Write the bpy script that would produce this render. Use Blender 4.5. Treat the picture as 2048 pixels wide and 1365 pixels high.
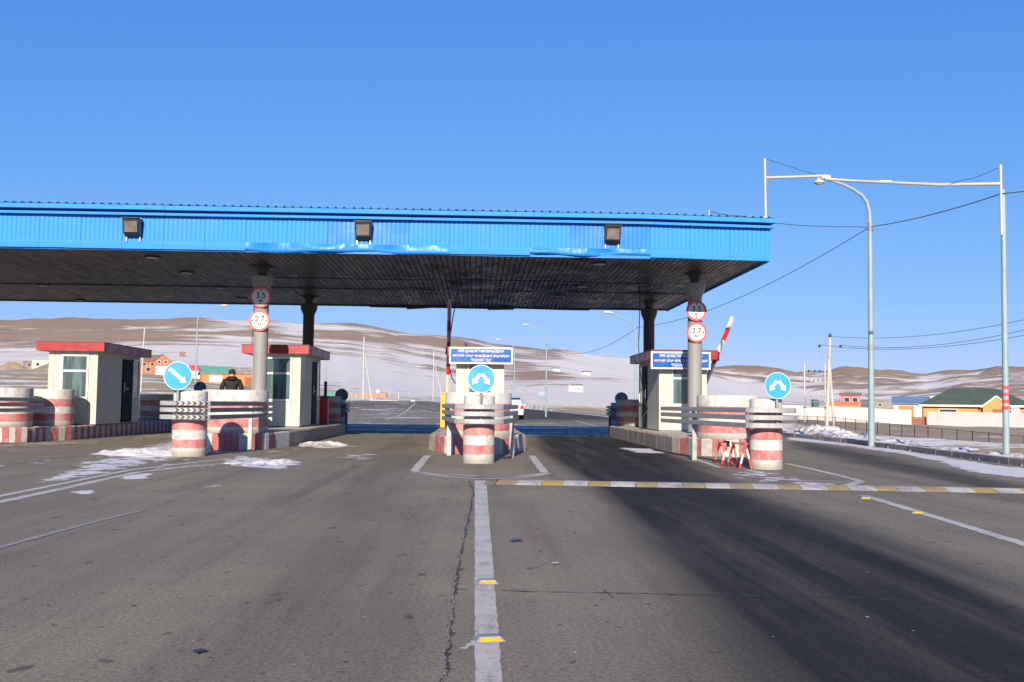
import bpy, bmesh, math, random
import numpy as np
from mathutils import Vector, Matrix
random.seed(7); rng = np.random.RandomState(11)
for o in list(bpy.data.objects): bpy.data.objects.remove(o)
sc = bpy.context.scene; col = sc.collection

# ------------------------------------------------------------------ camera
CAMH = 1.1; FPX = 1991.0
YAW, PITCH, ROLL = math.radians(1.985), math.radians(3.65), math.radians(0.66)
F = Vector((math.sin(YAW)*math.cos(PITCH), math.cos(YAW)*math.cos(PITCH), math.sin(PITCH)))
R0 = Vector((math.cos(YAW), -math.sin(YAW), 0)); U0 = R0.cross(F)
RR = R0*math.cos(ROLL) + U0*math.sin(ROLL); UU = RR.cross(F)
cam = bpy.data.cameras.new('camera'); camo = bpy.data.objects.new('camera', cam); col.objects.link(camo)
camo.matrix_world = Matrix(((RR.x, UU.x, -F.x, 0), (RR.y, UU.y, -F.y, 0), (RR.z, UU.z, -F.z, CAMH), (0, 0, 0, 1)))
cam.sensor_width = 36.0; cam.lens = 36.0*FPX/2048.0; cam.clip_start = 0.1; cam.clip_end = 20000
sc.camera = camo

# ------------------------------------------------------------------ sky, sun, exposure
SUND = Vector((0.107, 1.0, -0.40)).normalized()            # the way sunlight travels
world = bpy.data.worlds.new('World'); sc.world = world; world.use_nodes = True
wn = world.node_tree.nodes; wl = world.node_tree.links
bg = wn['Background']; sky = wn.new('ShaderNodeTexSky'); sky.sky_type = 'NISHITA'; sky.sun_disc = False
sky.sun_elevation = math.asin(-SUND.z); sky.sun_rotation = math.radians(186)
sky.altitude = 1300; sky.air_density = 1.0; sky.dust_density = 0.0; sky.ozone_density = 2.0
sp_ = wn.new('ShaderNodeSeparateColor'); cb_ = wn.new('ShaderNodeCombineColor'); wl.new(sky.outputs[0], sp_.inputs[0])   # film response of the whole sky
for k_, (h_, m_) in enumerate(((40., 20.2), (6.7, 7.9), (2.7, 9.6))):      # m*x/(x+h): bright parts roll off
    ad = wn.new('ShaderNodeMath'); ad.operation = 'ADD'; ad.inputs[1].default_value = h_; wl.new(sp_.outputs[k_], ad.inputs[0])
    dv = wn.new('ShaderNodeMath'); dv.operation = 'DIVIDE'; wl.new(sp_.outputs[k_], dv.inputs[0]); wl.new(ad.outputs[0], dv.inputs[1])
    mu = wn.new('ShaderNodeMath'); mu.operation = 'MULTIPLY'; mu.inputs[1].default_value = m_; wl.new(dv.outputs[0], mu.inputs[0]); wl.new(mu.outputs[0], cb_.inputs[k_])
wl.new(cb_.outputs[0], bg.inputs[0]); bg.inputs[1].default_value = 0.092
sun = bpy.data.lights.new('sun', 'SUN'); suno = bpy.data.objects.new('sun', sun); col.objects.link(suno)
sun.energy = 5.0; sun.angle = math.radians(0.53); sun.color = (1.0, 0.875, 0.68)
suno.rotation_euler = SUND.to_track_quat('-Z', 'Y').to_euler(); suno.location = (-5, -40, 30)
sc.view_settings.view_transform = 'Standard'; sc.view_settings.look = 'None'
sc.view_settings.exposure = 0.54; sc.view_settings.gamma = 1.0
sc.render.engine = 'CYCLES'

# ------------------------------------------------------------------ pixel helpers
C0 = Vector((0, 0, CAMH))
def ray(px, py): return F*FPX + RR*(px-1024) - UU*(py-682.5)
def P(px, py, Y):                       # point of the pixel's ray on the plane y = Y
    d = ray(px, py); t = Y/d.y; return C0 + d*t
def G(px, py, z=0.0):                   # point on the level z
    d = ray(px, py); t = (z-CAMH)/d.z; return C0 + d*t
def proj(p):
    d = Vector(p)-C0; f = d.dot(F); return 1024+FPX*d.dot(RR)/f, 682.5-FPX*d.dot(UU)/f
def horizon(px): return 682.5 + (809.2-682.5) + 0.0115*(px-1024)
def az_of_px(px): d = ray(px, horizon(px)); return math.atan2(d.x, d.y)

# ------------------------------------------------------------------ materials
def nt(m): m.use_nodes = True; return m.node_tree.nodes, m.node_tree.links
def lin(c): return tuple(((x/255.)/12.92 if x/255. <= .04045 else ((x/255.+.055)/1.055)**2.4) for x in c)
def node(n, t, **kw):
    x = n.new(t)
    for k, v in kw.items():
        if k in ('operation', 'blend_type', 'data_type', 'noise_dimensions', 'interpolation_type', 'attribute_name', 'clamp', 'feature', 'wave_type', 'bands_direction'): setattr(x, k, v)
    return x
def math_(n, l, op, a, b=None, c=None):
    x = n.new('ShaderNodeMath'); x.operation = op
    for i, v in enumerate((a, b, c)):
        if v is None: continue
        if isinstance(v, (int, float)): x.inputs[i].default_value = v
        else: l.new(v, x.inputs[i])
    return x.outputs[0]
def noise_(n, l, vec, scale, detail=4, rough=.55):
    x = n.new('ShaderNodeTexNoise'); x.inputs['Scale'].default_value = scale
    x.inputs['Detail'].default_value = detail; x.inputs['Roughness'].default_value = rough
    if vec is not None: l.new(vec, x.inputs['Vector'])
    return x.outputs[0]
def sstep(n, l, v, a, b, lo=0., hi=1.):
    x = n.new('ShaderNodeMapRange'); x.interpolation_type = 'SMOOTHSTEP'
    l.new(v, x.inputs[0])
    for i, q in enumerate((a, b, lo, hi)):
        if isinstance(q, (int, float)): x.inputs[i+1].default_value = q
        else: l.new(q, x.inputs[i+1])
    return x.outputs[0]
def mix_(n, l, f, a, b, mode='MIX'):
    x = n.new('ShaderNodeMix'); x.data_type = 'RGBA'; x.blend_type = mode
    if isinstance(f, (int, float)): x.inputs[0].default_value = f
    else: l.new(f, x.inputs[0])
    for i, v in ((6, a), (7, b)):
        if isinstance(v, tuple): x.inputs[i].default_value = (*v[:3], 1)
        else: l.new(v, x.inputs[i])
    return x.outputs[2]
def vscale(n, l, vec, s):
    x = n.new('ShaderNodeMapping'); x.inputs['Scale'].default_value = s; l.new(vec, x.inputs[0]); return x.outputs[0]
def bump_(n, l, h, strength, dist, bs):
    x = n.new('ShaderNodeBump'); x.inputs['Strength'].default_value = strength; x.inputs['Distance'].default_value = dist
    l.new(h, x.inputs['Height']); l.new(x.outputs[0], bs.inputs['Normal'])
MATS = {}
def M(name, c, rough=.6, metal=0., var=.12, scale=3., bump=.0, dirt=None, dirt_amt=.0, spec=.5, stretch=(1, 1, 1), bscale=None):
    """plain surface with mottling and optional stains"""
    if name in MATS: return MATS[name]
    m = bpy.data.materials.new(name); n, l = nt(m); bs = n['Principled BSDF']
    geo = n.new('ShaderNodeNewGeometry'); pos = vscale(n, l, geo.outputs['Position'], stretch)
    a = noise_(n, l, pos, scale, 6, .6)
    k = sstep(n, l, a, .25, .75, 1-var, 1+var)
    cc = n.new('ShaderNodeVectorMath'); cc.operation = 'SCALE'; cc.inputs[0].default_value = c; l.new(k, cc.inputs['Scale'])
    out = cc.outputs[0]
    if dirt:
        d = noise_(n, l, pos, scale*.55, 8, .68); f = sstep(n, l, d, .5, .72, 0., dirt_amt)
        out = mix_(n, l, f, out, dirt)
    l.new(out, bs.inputs['Base Color'])
    rr = sstep(n, l, a, .3, .7, max(rough-.1, .02), min(rough+.1, 1)); l.new(rr, bs.inputs['Roughness'])
    bs.inputs['Metallic'].default_value = metal; bs.inputs['Specular IOR Level'].default_value = spec
    if bump: bump_(n, l, noise_(n, l, pos, bscale or scale*6, 5, .6), bump, .02, bs)
    MATS[name] = m; return m
def stripes(name, bands, H, red=(.50, .085, .095), white=(.58, .57, .545)):
    """horizontal painted bands by height above the object's origin; worn paint over concrete"""
    m = bpy.data.materials.new(name); n, l = nt(m); bs = n['Principled BSDF']
    tc = n.new('ShaderNodeTexCoord'); geo = n.new('ShaderNodeNewGeometry'); pos = geo.outputs['Position']
    sep = n.new('ShaderNodeSeparateXYZ'); l.new(tc.outputs['Object'], sep.inputs[0])
    w = noise_(n, l, pos, 9, 3); z = math_(n, l, 'ADD', sep.outputs[2], math_(n, l, 'MULTIPLY', math_(n, l, 'SUBTRACT', w, .5), .04))
    z = math_(n, l, 'DIVIDE', z, H)
    redm = None
    for a, b in bands:
        q = math_(n, l, 'MULTIPLY', sstep(n, l, z, a-.004, a+.004), sstep(n, l, z, b-.004, b+.004, 1., 0.))
        redm = q if redm is None else math_(n, l, 'MAXIMUM', redm, q)
    big = noise_(n, l, pos, 3.1, 6, .65); fine = noise_(n, l, pos, 26, 6, .7)
    rc = mix_(n, l, sstep(n, l, big, .34, .60, 0., .9), red, (.52, .24, .24))
    wc = mix_(n, l, sstep(n, l, big, .45, .75, 0., .5), white, (.46, .43, .38))
    c = mix_(n, l, redm, wc, rc)
    wear = math_(n, l, 'ADD', math_(n, l, 'MULTIPLY', fine, .6), math_(n, l, 'MULTIPLY', big, .4))
    c = mix_(n, l, sstep(n, l, wear, .525, .60, 0., .9), c, (.33, .30, .26))
    low = math_(n, l, 'ADD', z, math_(n, l, 'MULTIPLY', math_(n, l, 'SUBTRACT', fine, .5), .25))
    c = mix_(n, l, sstep(n, l, low, .0, .17, .8, 0.), c, (.25, .215, .17))       # road splash at the foot
    st = noise_(n, l, vscale(n, l, pos, (9, 9, .8)), 1.0, 5, .6)
    c = mix_(n, l, sstep(n, l, st, .47, .70, 0., .5), c, (.36, .325, .28))
    l.new(c, bs.inputs['Base Color']); bs.inputs['Roughness'].default_value = .75
    bump_(n, l, fine, .35, .012, bs); return m

BLUE = M('blue_sheet', (.040, .26, .70), .62, .0, .07, 1.2, .06, (.07, .27, .64), .4, spec=.2)
BLUE2 = M('blue_sheet_newer', (.02, .20, .62), .45, .0, .06, 1.0, .25, None, 0, spec=.25)
BLUE_TRIM = M('blue_trim', (.035, .245, .69), .62, .0, .06, 1.5, .05, spec=.2)
BLUE_BENT = M('blue_bent', (.023, .215, .66), .38, .0, .06, 1.4, .10, spec=.3)
DARK = M('dark_cavity', (.012, .012, .014), .8)
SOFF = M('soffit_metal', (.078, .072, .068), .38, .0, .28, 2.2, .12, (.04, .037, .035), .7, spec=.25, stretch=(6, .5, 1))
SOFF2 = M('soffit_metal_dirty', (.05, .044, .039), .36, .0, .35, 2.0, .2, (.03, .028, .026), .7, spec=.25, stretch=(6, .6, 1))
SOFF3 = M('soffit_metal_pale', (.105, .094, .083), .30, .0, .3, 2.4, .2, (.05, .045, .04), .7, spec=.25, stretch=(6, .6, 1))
COLM = M('column_grey', (.27, .27, .275), .5, .0, .06, 1.5, .03, (.2, .19, .18), .4)
COLD = M('collar_dark', (.05, .05, .053), .55, .0, .15, 3)
STEEL = M('galvanised', (.30, .30, .31), .42, .35, .14, 6, .04, (.30, .28, .25), .5)
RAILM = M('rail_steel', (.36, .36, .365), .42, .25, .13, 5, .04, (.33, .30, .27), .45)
RAIL_SHADE = M('rail_shade_dark', (.13, .135, .15), .5, .2, .13, 5, .04)  # darkened copy of the rail steel; canopy shade painted into the far rails
POLE = M('lamp_pole_paint', (.25, .34, .38), .45, .0, .10, 2.0, .03, (.40, .36, .30), .35)
POLEW = M('gantry_paint', (.46, .43, .38), .5, .0, .12, 2.0, .03, (.45, .33, .22), .5)
BLACKP = M('black_plastic', (.015, .015, .017), .45, 0, .2, 8)
BLACKM = M('black_paint', (.02, .02, .022), .4, 0, .2, 6)
LENS = M('lamp_lens', (.16, .15, .14), .18, 0, .25, 5)
CREAM = M('booth_panel', (.53, .52, .45), .55, .0, .08, 1.6, .05, (.40, .36, .28), .6, stretch=(2.2, 2.2, .35))
CREAMD = M('booth_corner', (.55, .53, .45), .45, 0, .05, 2)
WHITEF = M('window_frame_white', (.66, .66, .65), .35, 0, .04, 3)
REDROOF = M('red_roof', (.30, .010, .018), .42, 0, .12, 2.5, .04, (.35, .03, .04), .4)
SIGNB = M('sign_blue', (.025, .30, .66), .35, 0, .03, 2)
BANB = M('banner_blue', (.012, .095, .40), .3, 0, .06, 1.5, .05)
SIGNW = M('sign_white', (.64, .64, .64), .4, 0, .03, 3)
SIGNR = M('sign_red', (.66, .07, .08), .4, 0, .06, 3)
SIGNK = M('sign_black', (.012, .012, .012), .5)
SIGNBACK = M('sign_back', (.13, .15, .16), .5, .3, .12, 4)
YEL = M('yellow_paint', (.80, .40, .012), .45, 0, .1, 4, .03, (.4, .24, .08), .4)
REDP = M('red_paint', (.55, .025, .025), .45, 0, .12, 5, .02, (.35, .10, .08), .5)
WHP = M('white_paint', (.62, .61, .59), .5, 0, .06, 5, .02, (.5, .46, .4), .5)
CONC = M('concrete', (.34, .31, .27), .85, 0, .18, 2.5, .35, (.20, .18, .155), .7)
CONCL = M('concrete_pale', (.46, .43, .38), .8, 0, .14, 3, .25, (.30, .27, .23), .6)
KRED = M('kerb_red', (.40, .125, .125), .75, 0, .3, 7, .3, (.36, .27, .24), .95)
KWHT = M('kerb_white', (.50, .47, .43), .75, 0, .18, 7, .3, (.36, .30, .27), .9)
KGRY = M('kerb_grey', (.33, .29, .25), .85, 0, .22, 5, .4, (.40, .24, .21), .55)
RUB = M('rubber', (.012, .012, .012), .75, 0, .2, 8)
def snowmat(name, dirt, amt):
    m = bpy.data.materials.new(name); n, l = nt(m); bs = n['Principled BSDF']
    geo = n.new('ShaderNodeNewGeometry'); pos = geo.outputs['Position']
    a = noise_(n, l, pos, 7, 8, .7); b = noise_(n, l, pos, 1.6, 5, .6)
    f = sstep(n, l, math_(n, l, 'ADD', math_(n, l, 'MULTIPLY', a, .55), math_(n, l, 'MULTIPLY', b, .45)), .53-amt*.15, .60, 0., .95)
    c = mix_(n, l, f, (.72, .71, .71), dirt); l.new(c, bs.inputs['Base Color']); bs.inputs['Roughness'].default_value = .7
    bump_(n, l, a, .6, .04, bs); return m
SNOW = snowmat('snow', (.40, .36, .32), .0); SNOWD = snowmat('snow_dirty', (.24, .18, .13), .62)
def glassmat(name, c, rough=.08):
    m = bpy.data.materials.new(name); n, l = nt(m); bs = n['Principled BSDF']
    geo = n.new('ShaderNodeNewGeometry'); a = noise_(n, l, vscale(n, l, geo.outputs['Position'], (4, 4, .5)), 1.6, 3)
    l.new(mix_(n, l, sstep(n, l, a, .42, .6), c, tuple(x*1.9 for x in c)), bs.inputs['Base Color'])
    bs.inputs['Roughness'].default_value = rough; bs.inputs['Specular IOR Level'].default_value = .8
    return m
GLASS = glassmat('booth_glass', (.055, .085, .09)); GLASSD = glassmat('dark_glass', (.02, .026, .03))

# ------------------------------------------------------------------ mesh builder
class MB:
    def __init__(s): s.v = []; s.f = []; s.m = []; s.sm = []
    def add(s, vs, fs, mi=0, smooth=False):
        o = len(s.v); s.v += [tuple(v) for v in vs]
        for f in fs: s.f.append([i+o for i in f]); s.m.append(mi); s.sm.append(smooth)
        return s
    def box(s, x0, x1, y0, y1, z0, z1, mi=0):
        v = [(x, y, z) for z in (z0, z1) for y in (y0, y1) for x in (x0, x1)]
        return s.add(v, [(0, 2, 3, 1), (4, 5, 7, 6), (0, 1, 5, 4), (2, 6, 7, 3), (0, 4, 6, 2), (1, 3, 7, 5)], mi)
    def prism(s, poly, z0, z1, mi=0, cap=True, smooth=False):      # plan polygon, counter-clockwise
        k = len(poly); v = [(p[0], p[1], z0) for p in poly]+[(p[0], p[1], z1) for p in poly]
        s.add(v, [(i, (i+1) % k, k+(i+1) % k, k+i) for i in range(k)], mi, smooth)
        if cap: s.add(v, [tuple(range(k-1, -1, -1)), tuple(range(k, 2*k))], mi)
        return s
    def extr(s, poly, y0, y1, mi=0):                                # x-z polygon pushed along y
        k = len(poly); v = [(p[0], y0, p[1]) for p in poly]+[(p[0], y1, p[1]) for p in poly]
        return s.add(v, [(i, k+i, k+(i+1) % k, (i+1) % k) for i in range(k)]+[tuple(range(k)), tuple(range(2*k-1, k-1, -1))], mi)
    def lathe(s, prof, n=24, mi=0, c=(0, 0), smooth=True, cap=True):
        v = []; m = len(prof)
        for r, z in prof:
            for i in range(n):
                a = 2*math.pi*i/n; v.append((c[0]+r*math.cos(a), c[1]+r*math.sin(a), z))
        f = [(j*n+i, j*n+(i+1) % n, (j+1)*n+(i+1) % n, (j+1)*n+i) for j in range(m-1) for i in range(n)]
        s.add(v, f, mi, smooth)
        if cap: s.add(v, [tuple(range(n-1, -1, -1)), tuple(range((m-1)*n, m*n))], mi)
        return s
    def tube(s, pts, r, n=8, mi=0, smooth=True, cap=True):
        pts = [Vector(p) for p in pts]; v = []; rs = r if isinstance(r, (list, tuple)) else [r]*len(pts)
        up = None
        for i, p in enumerate(pts):
            t = (pts[min(i+1, len(pts)-1)]-pts[max(i-1, 0)]).normalized()
            a = Vector((0, 0, 1)) if abs(t.z) < .9 else Vector((1, 0, 0))
            if up is not None: a = up
            x = (a - t*a.dot(t)).normalized(); up = x; y = t.cross(x)
            for k in range(n):
                q = 2*math.pi*k/n; v.append(p+(x*math.cos(q)+y*math.sin(q))*rs[i])
        m = len(pts)
        s.add(v, [(j*n+i, j*n+(i+1) % n, (j+1)*n+(i+1) % n, (j+1)*n+i) for j in range(m-1) for i in range(n)], mi, smooth)
        if cap: s.add(v, [tuple(range(n-1, -1, -1)), tuple(range((m-1)*n, m*n))], mi)
        return s
    def disc_y(s, c, r, y0, y1, n=40, mi=0, r0=0.):                 # disc or ring facing -y
        v = []; f = []
        for y in (y0, y1):
            for rad in ((r, r0) if r0 else (r,)):
                v += [(c[0]+rad*math.cos(2*math.pi*i/n), y, c[1]+rad*math.sin(2*math.pi*i/n)) for i in range(n)]
        if r0:
            for i in range(n):
                j = (i+1) % n
                f += [(i, j, n+j, n+i), (2*n+j, 2*n+i, 3*n+i, 3*n+j), (j, i, 2*n+i, 2*n+j), (n+i, n+j, 3*n+j, 3*n+i)]
        else:
            f = [(i, (i+1) % n, n+(i+1) % n, n+i) for i in range(n)]
            f += [tuple(range(n-1, -1, -1)), tuple(range(n, 2*n))]
        return s.add(v, f, mi)
    def mesh(s, name, mats):
        me = bpy.data.meshes.new(name); me.from_pydata(s.v, [], s.f)
        for m in (mats if isinstance(mats, (list, tuple)) else [mats]): me.materials.append(m)
        me.polygons.foreach_set('material_index', s.m); me.polygons.foreach_set('use_smooth', s.sm)
        me.update(); return me
def recalc(me):
    bm = bmesh.new(); bm.from_mesh(me); bmesh.ops.recalc_face_normals(bm, faces=bm.faces); bm.to_mesh(me); bm.free()
def tag(o, label=None, cat=None, group=None, kind=None):
    if label: o['label'] = label
    if cat: o['category'] = cat
    if group: o['group'] = group
    if kind: o['kind'] = kind
    return o
def link(name, me, parent=None, loc=None):
    o = bpy.data.objects.new(name, me); col.objects.link(o)
    if parent: o.parent = parent
    if loc is not None: o.location = loc
    return o
def obj(name, mb, mats, parent=None, loc=None, smooth_fix=True):
    me = mb.mesh(name, mats)
    if smooth_fix: recalc(me)
    return link(name, me, parent, loc)
def thing(name, label, cat, loc=(0, 0, 0), rz=0, group=None):
    o = bpy.data.objects.new(name, None); col.objects.link(o); o.location = loc; o.rotation_euler = (0, 0, rz)
    o.empty_display_size = .2
    return tag(o, label, cat, group)
def struct(o): o['kind'] = 'structure'; return o
def copy_tree(o, parent=None):
    c = o.copy(); col.objects.link(c)
    if parent: c.parent = parent
    for ch in list(o.children): copy_tree(ch, c)
    return c
def text_mesh(body, size, align='CENTER', squeeze=1.0):
    cu = bpy.data.curves.new('t', 'FONT'); cu.body = body; cu.size = size; cu.align_x = align; cu.align_y = 'CENTER'
    cu.extrude = 0.0015; cu.offset = size*.012
    t = bpy.data.objects.new('t', cu); col.objects.link(t); bpy.context.view_layer.update()
    me = bpy.data.meshes.new_from_object(t.evaluated_get(bpy.context.evaluated_depsgraph_get()))
    bpy.data.objects.remove(t); 
    me.transform(Matrix.Rotation(math.pi/2, 4, 'X') @ Matrix.Scale(squeeze, 4, (1, 0, 0)))   # stands up, faces -y
    me.materials.clear(); return me

# ------------------------------------------------------------------ value noise (for relief)
_perm = rng.rand(256, 256)
def vnoise(x, y):
    xi = np.floor(x).astype(int); yi = np.floor(y).astype(int); fx = x-xi; fy = y-yi
    fx = fx*fx*(3-2*fx); fy = fy*fy*(3-2*fy)
    g = lambda a, b: _perm[a % 256, b % 256]
    return (g(xi, yi)*(1-fx)+g(xi+1, yi)*fx)*(1-fy)+(g(xi, yi+1)*(1-fx)+g(xi+1, yi+1)*fx)*fy - .5
def fbm(x, y, o=5, g=.5):
    s = 0; a = 1.
    for i in range(o): s = s+a*vnoise(x*2**i+17.3*i, y*2**i+5.1*i); a *= g
    return s
def smooth01(t): t = np.clip(t, 0, 1); return t*t*(3-2*t)

# ------------------------------------------------------------------ road outline and terrain
KX = ([-60, 19.7, 30, 37, 104, 340], [9.3, 10.8, 11.75, 11.9, 13.6, 14.2])
LX = ([-60, 40, 80, 150, 340], [-30, -26, -20, -18, -16])
def kx(Y): return np.interp(Y, *KX)
def lx(Y): return np.interp(Y, *LX)
def road_z(X, Y): return 1.45*smooth01((np.asarray(Y, float)-75)/85.)*smooth01((2-np.asarray(X, float))/10.)
RK = np.array([12, 30, 60, 100, 160, 280, 500, 900, 1500, 2200, 3200, 4600, 8000.])
N = None
# image column: heights (m) at r = 12..160, then pixels above eye level at 280..8000
TT = {
 -400: ([0, 0, .1, .9, 2.2], [50, 64, 96, 150, 140, 120, 90, 50]),
    0: ([0, 0, .1, .9, 2.2], [53, 65, 100, 155, 140, 120, 90, 50]),
  200: ([0, 0, .1, .9, 2.2], [52, 68, 106, 163, 148, 120, 90, 50]),
  300: ([0, 0, .1, .9, 2.2], [52, 74, 112, 159, 146, 120, 90, 50]),
  450: ([0, 0, .1, .8, 2.0], [42, 72, 112, 163, 148, 120, 90, 50]),
  520: ([0, 0, .0, .5, 1.8], [36, 68, 110, 166, 150, 120, 90, 50]),
  600: ([0, 0, .0, .3, 1.7], [28, 60, 106, 157, 150, 120, 90, 50]),
  690: ([0, 0, 0, .1, 1.5], [24, 54, 100, 158, 145, 120, 90, 50]),
  760: ([0, 0, 0, .1, 1.5], [21, 46, 92, 148, 135, 110, 80, 50]),
  850: ([0, 0, 0, .1, 1.3], [17, 38, 80, 138, 130, 110, 80, 50]),
  900: ([0, 0, 0, .0, .9], [13, 32, 72, 132, 120, 100, 80, 50]),
 1000: ([0, 0, 0, .0, .3], [3, 22, 60, 117, 112, 95, 70, 50]),
 1100: ([0, 0, 0, .0, .1], [5, 30, 62, 110, 105, 95, 70, 50]),
 1200: ([0, 0, 0, .0, .1], [5, 28, 58, 94, 88, 80, 60, 40]),
 1300: ([0, 0, -.1, .0, .1], [5, 22, 48, 86, 84, 75, 60, 40]),
 1420: ([0, 0, -.3, -.1, .1], [4, 14, 32, 56, 66, 77, 60, 40]),
 1500: ([0, 0, -.4, -.2, .0], [3, 9, 18, 34, 46, 73, 60, 40]),
 1620: ([0, 0, -.6, -.4, -.2], [2, 6, 13, 24, 38, 67, 58, 40]),
 1690: ([0, 0, -.7, -.6, -.4], [2, 6, 12, 22, 40, 81, 60, 40]),
 1770: ([0, 0, -.8, -.7, -.6], [1, 5, 12, 23, 42, 78, 60, 40]),
 1850: ([0, 0, -.9, -.8, -.7], [0, 5, 13, 28, 45, 67, 60, 40]),
 1930: ([0, 0, -.9, -.9, -.8], [0, 5, 15, 35, 57, 75, 60, 40]),
 2048: ([0, 0, -.9, -.9, -.8], [0, 5, 16, 38, 62, 84, 62, 40]),
 2500: ([0, 0, -.9, -.9, -.8], [0, 5, 16, 38, 62, 84, 62, 40]),
}
TPX = np.array(sorted(TT)); TAZ = np.array([az_of_px(p) for p in TPX])
TE = []
for p in TPX:
    near, far = TT[p]; e = [(z-CAMH)*FPX/r for z, r in zip(near, RK[:5])] + far; TE.append(e)
TE = np.array(TE, float)                    # pixels above the eye level
# share of snow: same columns of r
SPX = np.array([-400, 0, 300, 450, 600, 750, 900, 1050, 1200, 1420, 1600, 1750, 1900, 2500])
SAZ = np.array([az_of_px(p) for p in SPX])
SP = np.array([
 [.1, .1, .2, .35, .38, .34, .62, .82, .26, .2, .2, .2, .2],
 [.1, .1, .2, .35, .38, .34, .62, .82, .26, .2, .2, .2, .2],
 [.1, .1, .2, .35, .40, .36, .66, .86, .28, .2, .2, .2, .2],
 [.1, .1, .2, .35, .42, .36, .82, .90, .52, .2, .2, .2, .2],
 [.1, .1, .2, .30, .40, .40, .92, .90, .50, .2, .2, .2, .2],
 [.1, .1, .2, .30, .42, .70, .97, .93, .50, .2, .2, .2, .2],
 [.1, .1, .2, .30, .40, .72, .95, .62, .38, .3, .3, .3, .3],
 [.1, .1, .2, .30, .32, .85, .72, .42, .38, .3, .3, .3, .3],
 [.1, .2, .3, .40, .20, .90, .92, .72, .78, .6, .5, .4, .3],
 [.1, .3, .3, .30, .20, .55, .80, .92, .86, .5, .32, .3, .3],
 [.1, .45, .3, .15, .12, .28, .45, .70, .72, .55, .34, .3, .3],
 [.1, .45, .3, .15, .10, .15, .28, .38, .52, .46, .36, .3, .3],
 [.1, .45, .3, .15, .10, .12, .2, .28, .42, .56, .38, .3, .3],
 [.1, .45, .3, .15, .10, .12, .2, .28, .42, .56, .38, .3, .3]])
SRK = np.array([12, 30, 60, 100, 160, 280, 500, 800, 1000, 1250, 1550, 2200, 3200, 8000.])
mid1 = np.array([.40, .40, .42, .46, .46, .44, .40, .40, .72, .86, .70, .45, .34, .34])
SP = np.column_stack([SP[:, :7], SP[:, 7]*.86, mid1, SP[:, 8]*1.05, SP[:, 8], SP[:, 9], SP[:, 10], SP[:, 12]])
LR = np.log(RK); LRS = np.log(SRK)
def tab(T, A, az, r, LR=LR):
    a = np.clip(az, A[0], A[-1]); i = np.clip(np.searchsorted(A, a)-1, 0, len(A)-2); fa = (a-A[i])/(A[i+1]-A[i]); fa = fa*fa*(3-2*fa)*.6+fa*.4
    q = np.clip(np.log(np.maximum(r, 12.)), LR[0], LR[-1]); j = np.clip(np.searchsorted(LR, q)-1, 0, len(LR)-2); fr = (q-LR[j])/(LR[j+1]-LR[j])
    v0 = T[i, j]*(1-fr)+T[i, j+1]*fr; v1 = T[i+1, j]*(1-fr)+T[i+1, j+1]*fr
    return v0*(1-fa)+v1*fa
def in_road(x, y):
    return (x < kx(y)) & (x > lx(y)) & (y > -60) & ((y < 168) | ((x > 3) & (y < 335)))
def terrain(x, y):
    x = np.asarray(x, float); y = np.asarray(y, float); r = np.hypot(x, y); az = np.arctan2(x, y)
    e = tab(TE, TAZ, az, r)
    dep = r*np.maximum(np.cos(np.clip(az, -.7, .7)-YAW), .7)
    z = CAMH+e*dep/FPX
    back = smooth01((np.abs(az)-.75)/.6)        # beside and behind the camera: a plain with low hills
    z = z*(1-back)+back*(.02*np.maximum(r-300, 0))*.8
    amp = np.clip((r-140)/1400., 0, 1)
    z = z+amp*(15*fbm(x/420., y/420., 5)+13*(np.abs(fbm(x/210.+9, y/420., 4, .55))-.22))*np.clip(r/1500., .25, 1.6)
    z = z+.10*fbm(x/5., y/5., 4)*np.clip((r-20)/30., 0, 1)
    d = x-kx(y)                                  # verge behind the kerb, then the embankment
    w = smooth01((d-2.2)/7.)*1.0
    nearv = (d > 0) & (r < 150)
    zv = .10+.06*fbm(x*1.1, y*1.1, 4)
    z = np.where(nearv, zv*(1-w)+z*w, z)
    return np.where(in_road(x, y), -.45, z)
def at(px, r):
    a = az_of_px(px); x, y = r*math.sin(a), r*math.cos(a); return Vector((x, y, float(terrain(x, y))))

fine = np.radians(np.arange(-31, 34, .085)); coarse_l = np.radians(np.arange(-180, -31, 2.)); coarse_r = np.radians(np.arange(34, 180, 2.))
AZ = np.concatenate([coarse_l, fine, coarse_r])
RS = np.concatenate([[7.], np.exp(np.linspace(math.log(9.), math.log(170), 150)), np.exp(np.linspace(math.log(173), math.log(8000), 230))])
AA, RG = np.meshgrid(AZ, RS); TX = RG*np.sin(AA); TY = RG*np.cos(AA); TZ = terrain(TX, TY)
nv, nu = TX.shape
verts = np.stack([TX, TY, TZ], -1).reshape(-1, 3)
idx = np.arange(nv*nu).reshape(nv, nu); nxt = np.roll(idx, -1, 1)
quads = np.stack([idx[:-1], nxt[:-1], nxt[1:], idx[1:]], -1).reshape(-1, 4)[:, ::-1]
def np_mesh(name, verts, quads, mats, attrs=None, smooth=True):
    me = bpy.data.meshes.new(name); me.vertices.add(len(verts)); me.vertices.foreach_set('co', np.ascontiguousarray(verts, np.float32).ravel())
    me.loops.add(len(quads)*4); me.loops.foreach_set('vertex_index', np.ascontiguousarray(quads, np.int32).ravel())
    me.polygons.add(len(quads)); me.polygons.foreach_set('loop_start', np.arange(0, len(quads)*4, 4, dtype=np.int32))
    me.polygons.foreach_set('use_smooth', np.full(len(quads), smooth))
    for k, v in (attrs or {}).items():
        a = me.attributes.new(k, 'FLOAT', 'POINT'); a.data.foreach_set('value', np.ascontiguousarray(v, np.float32).ravel())
    me.materials.append(mats); me.update(calc_edges=True); me.validate(); return me
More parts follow.
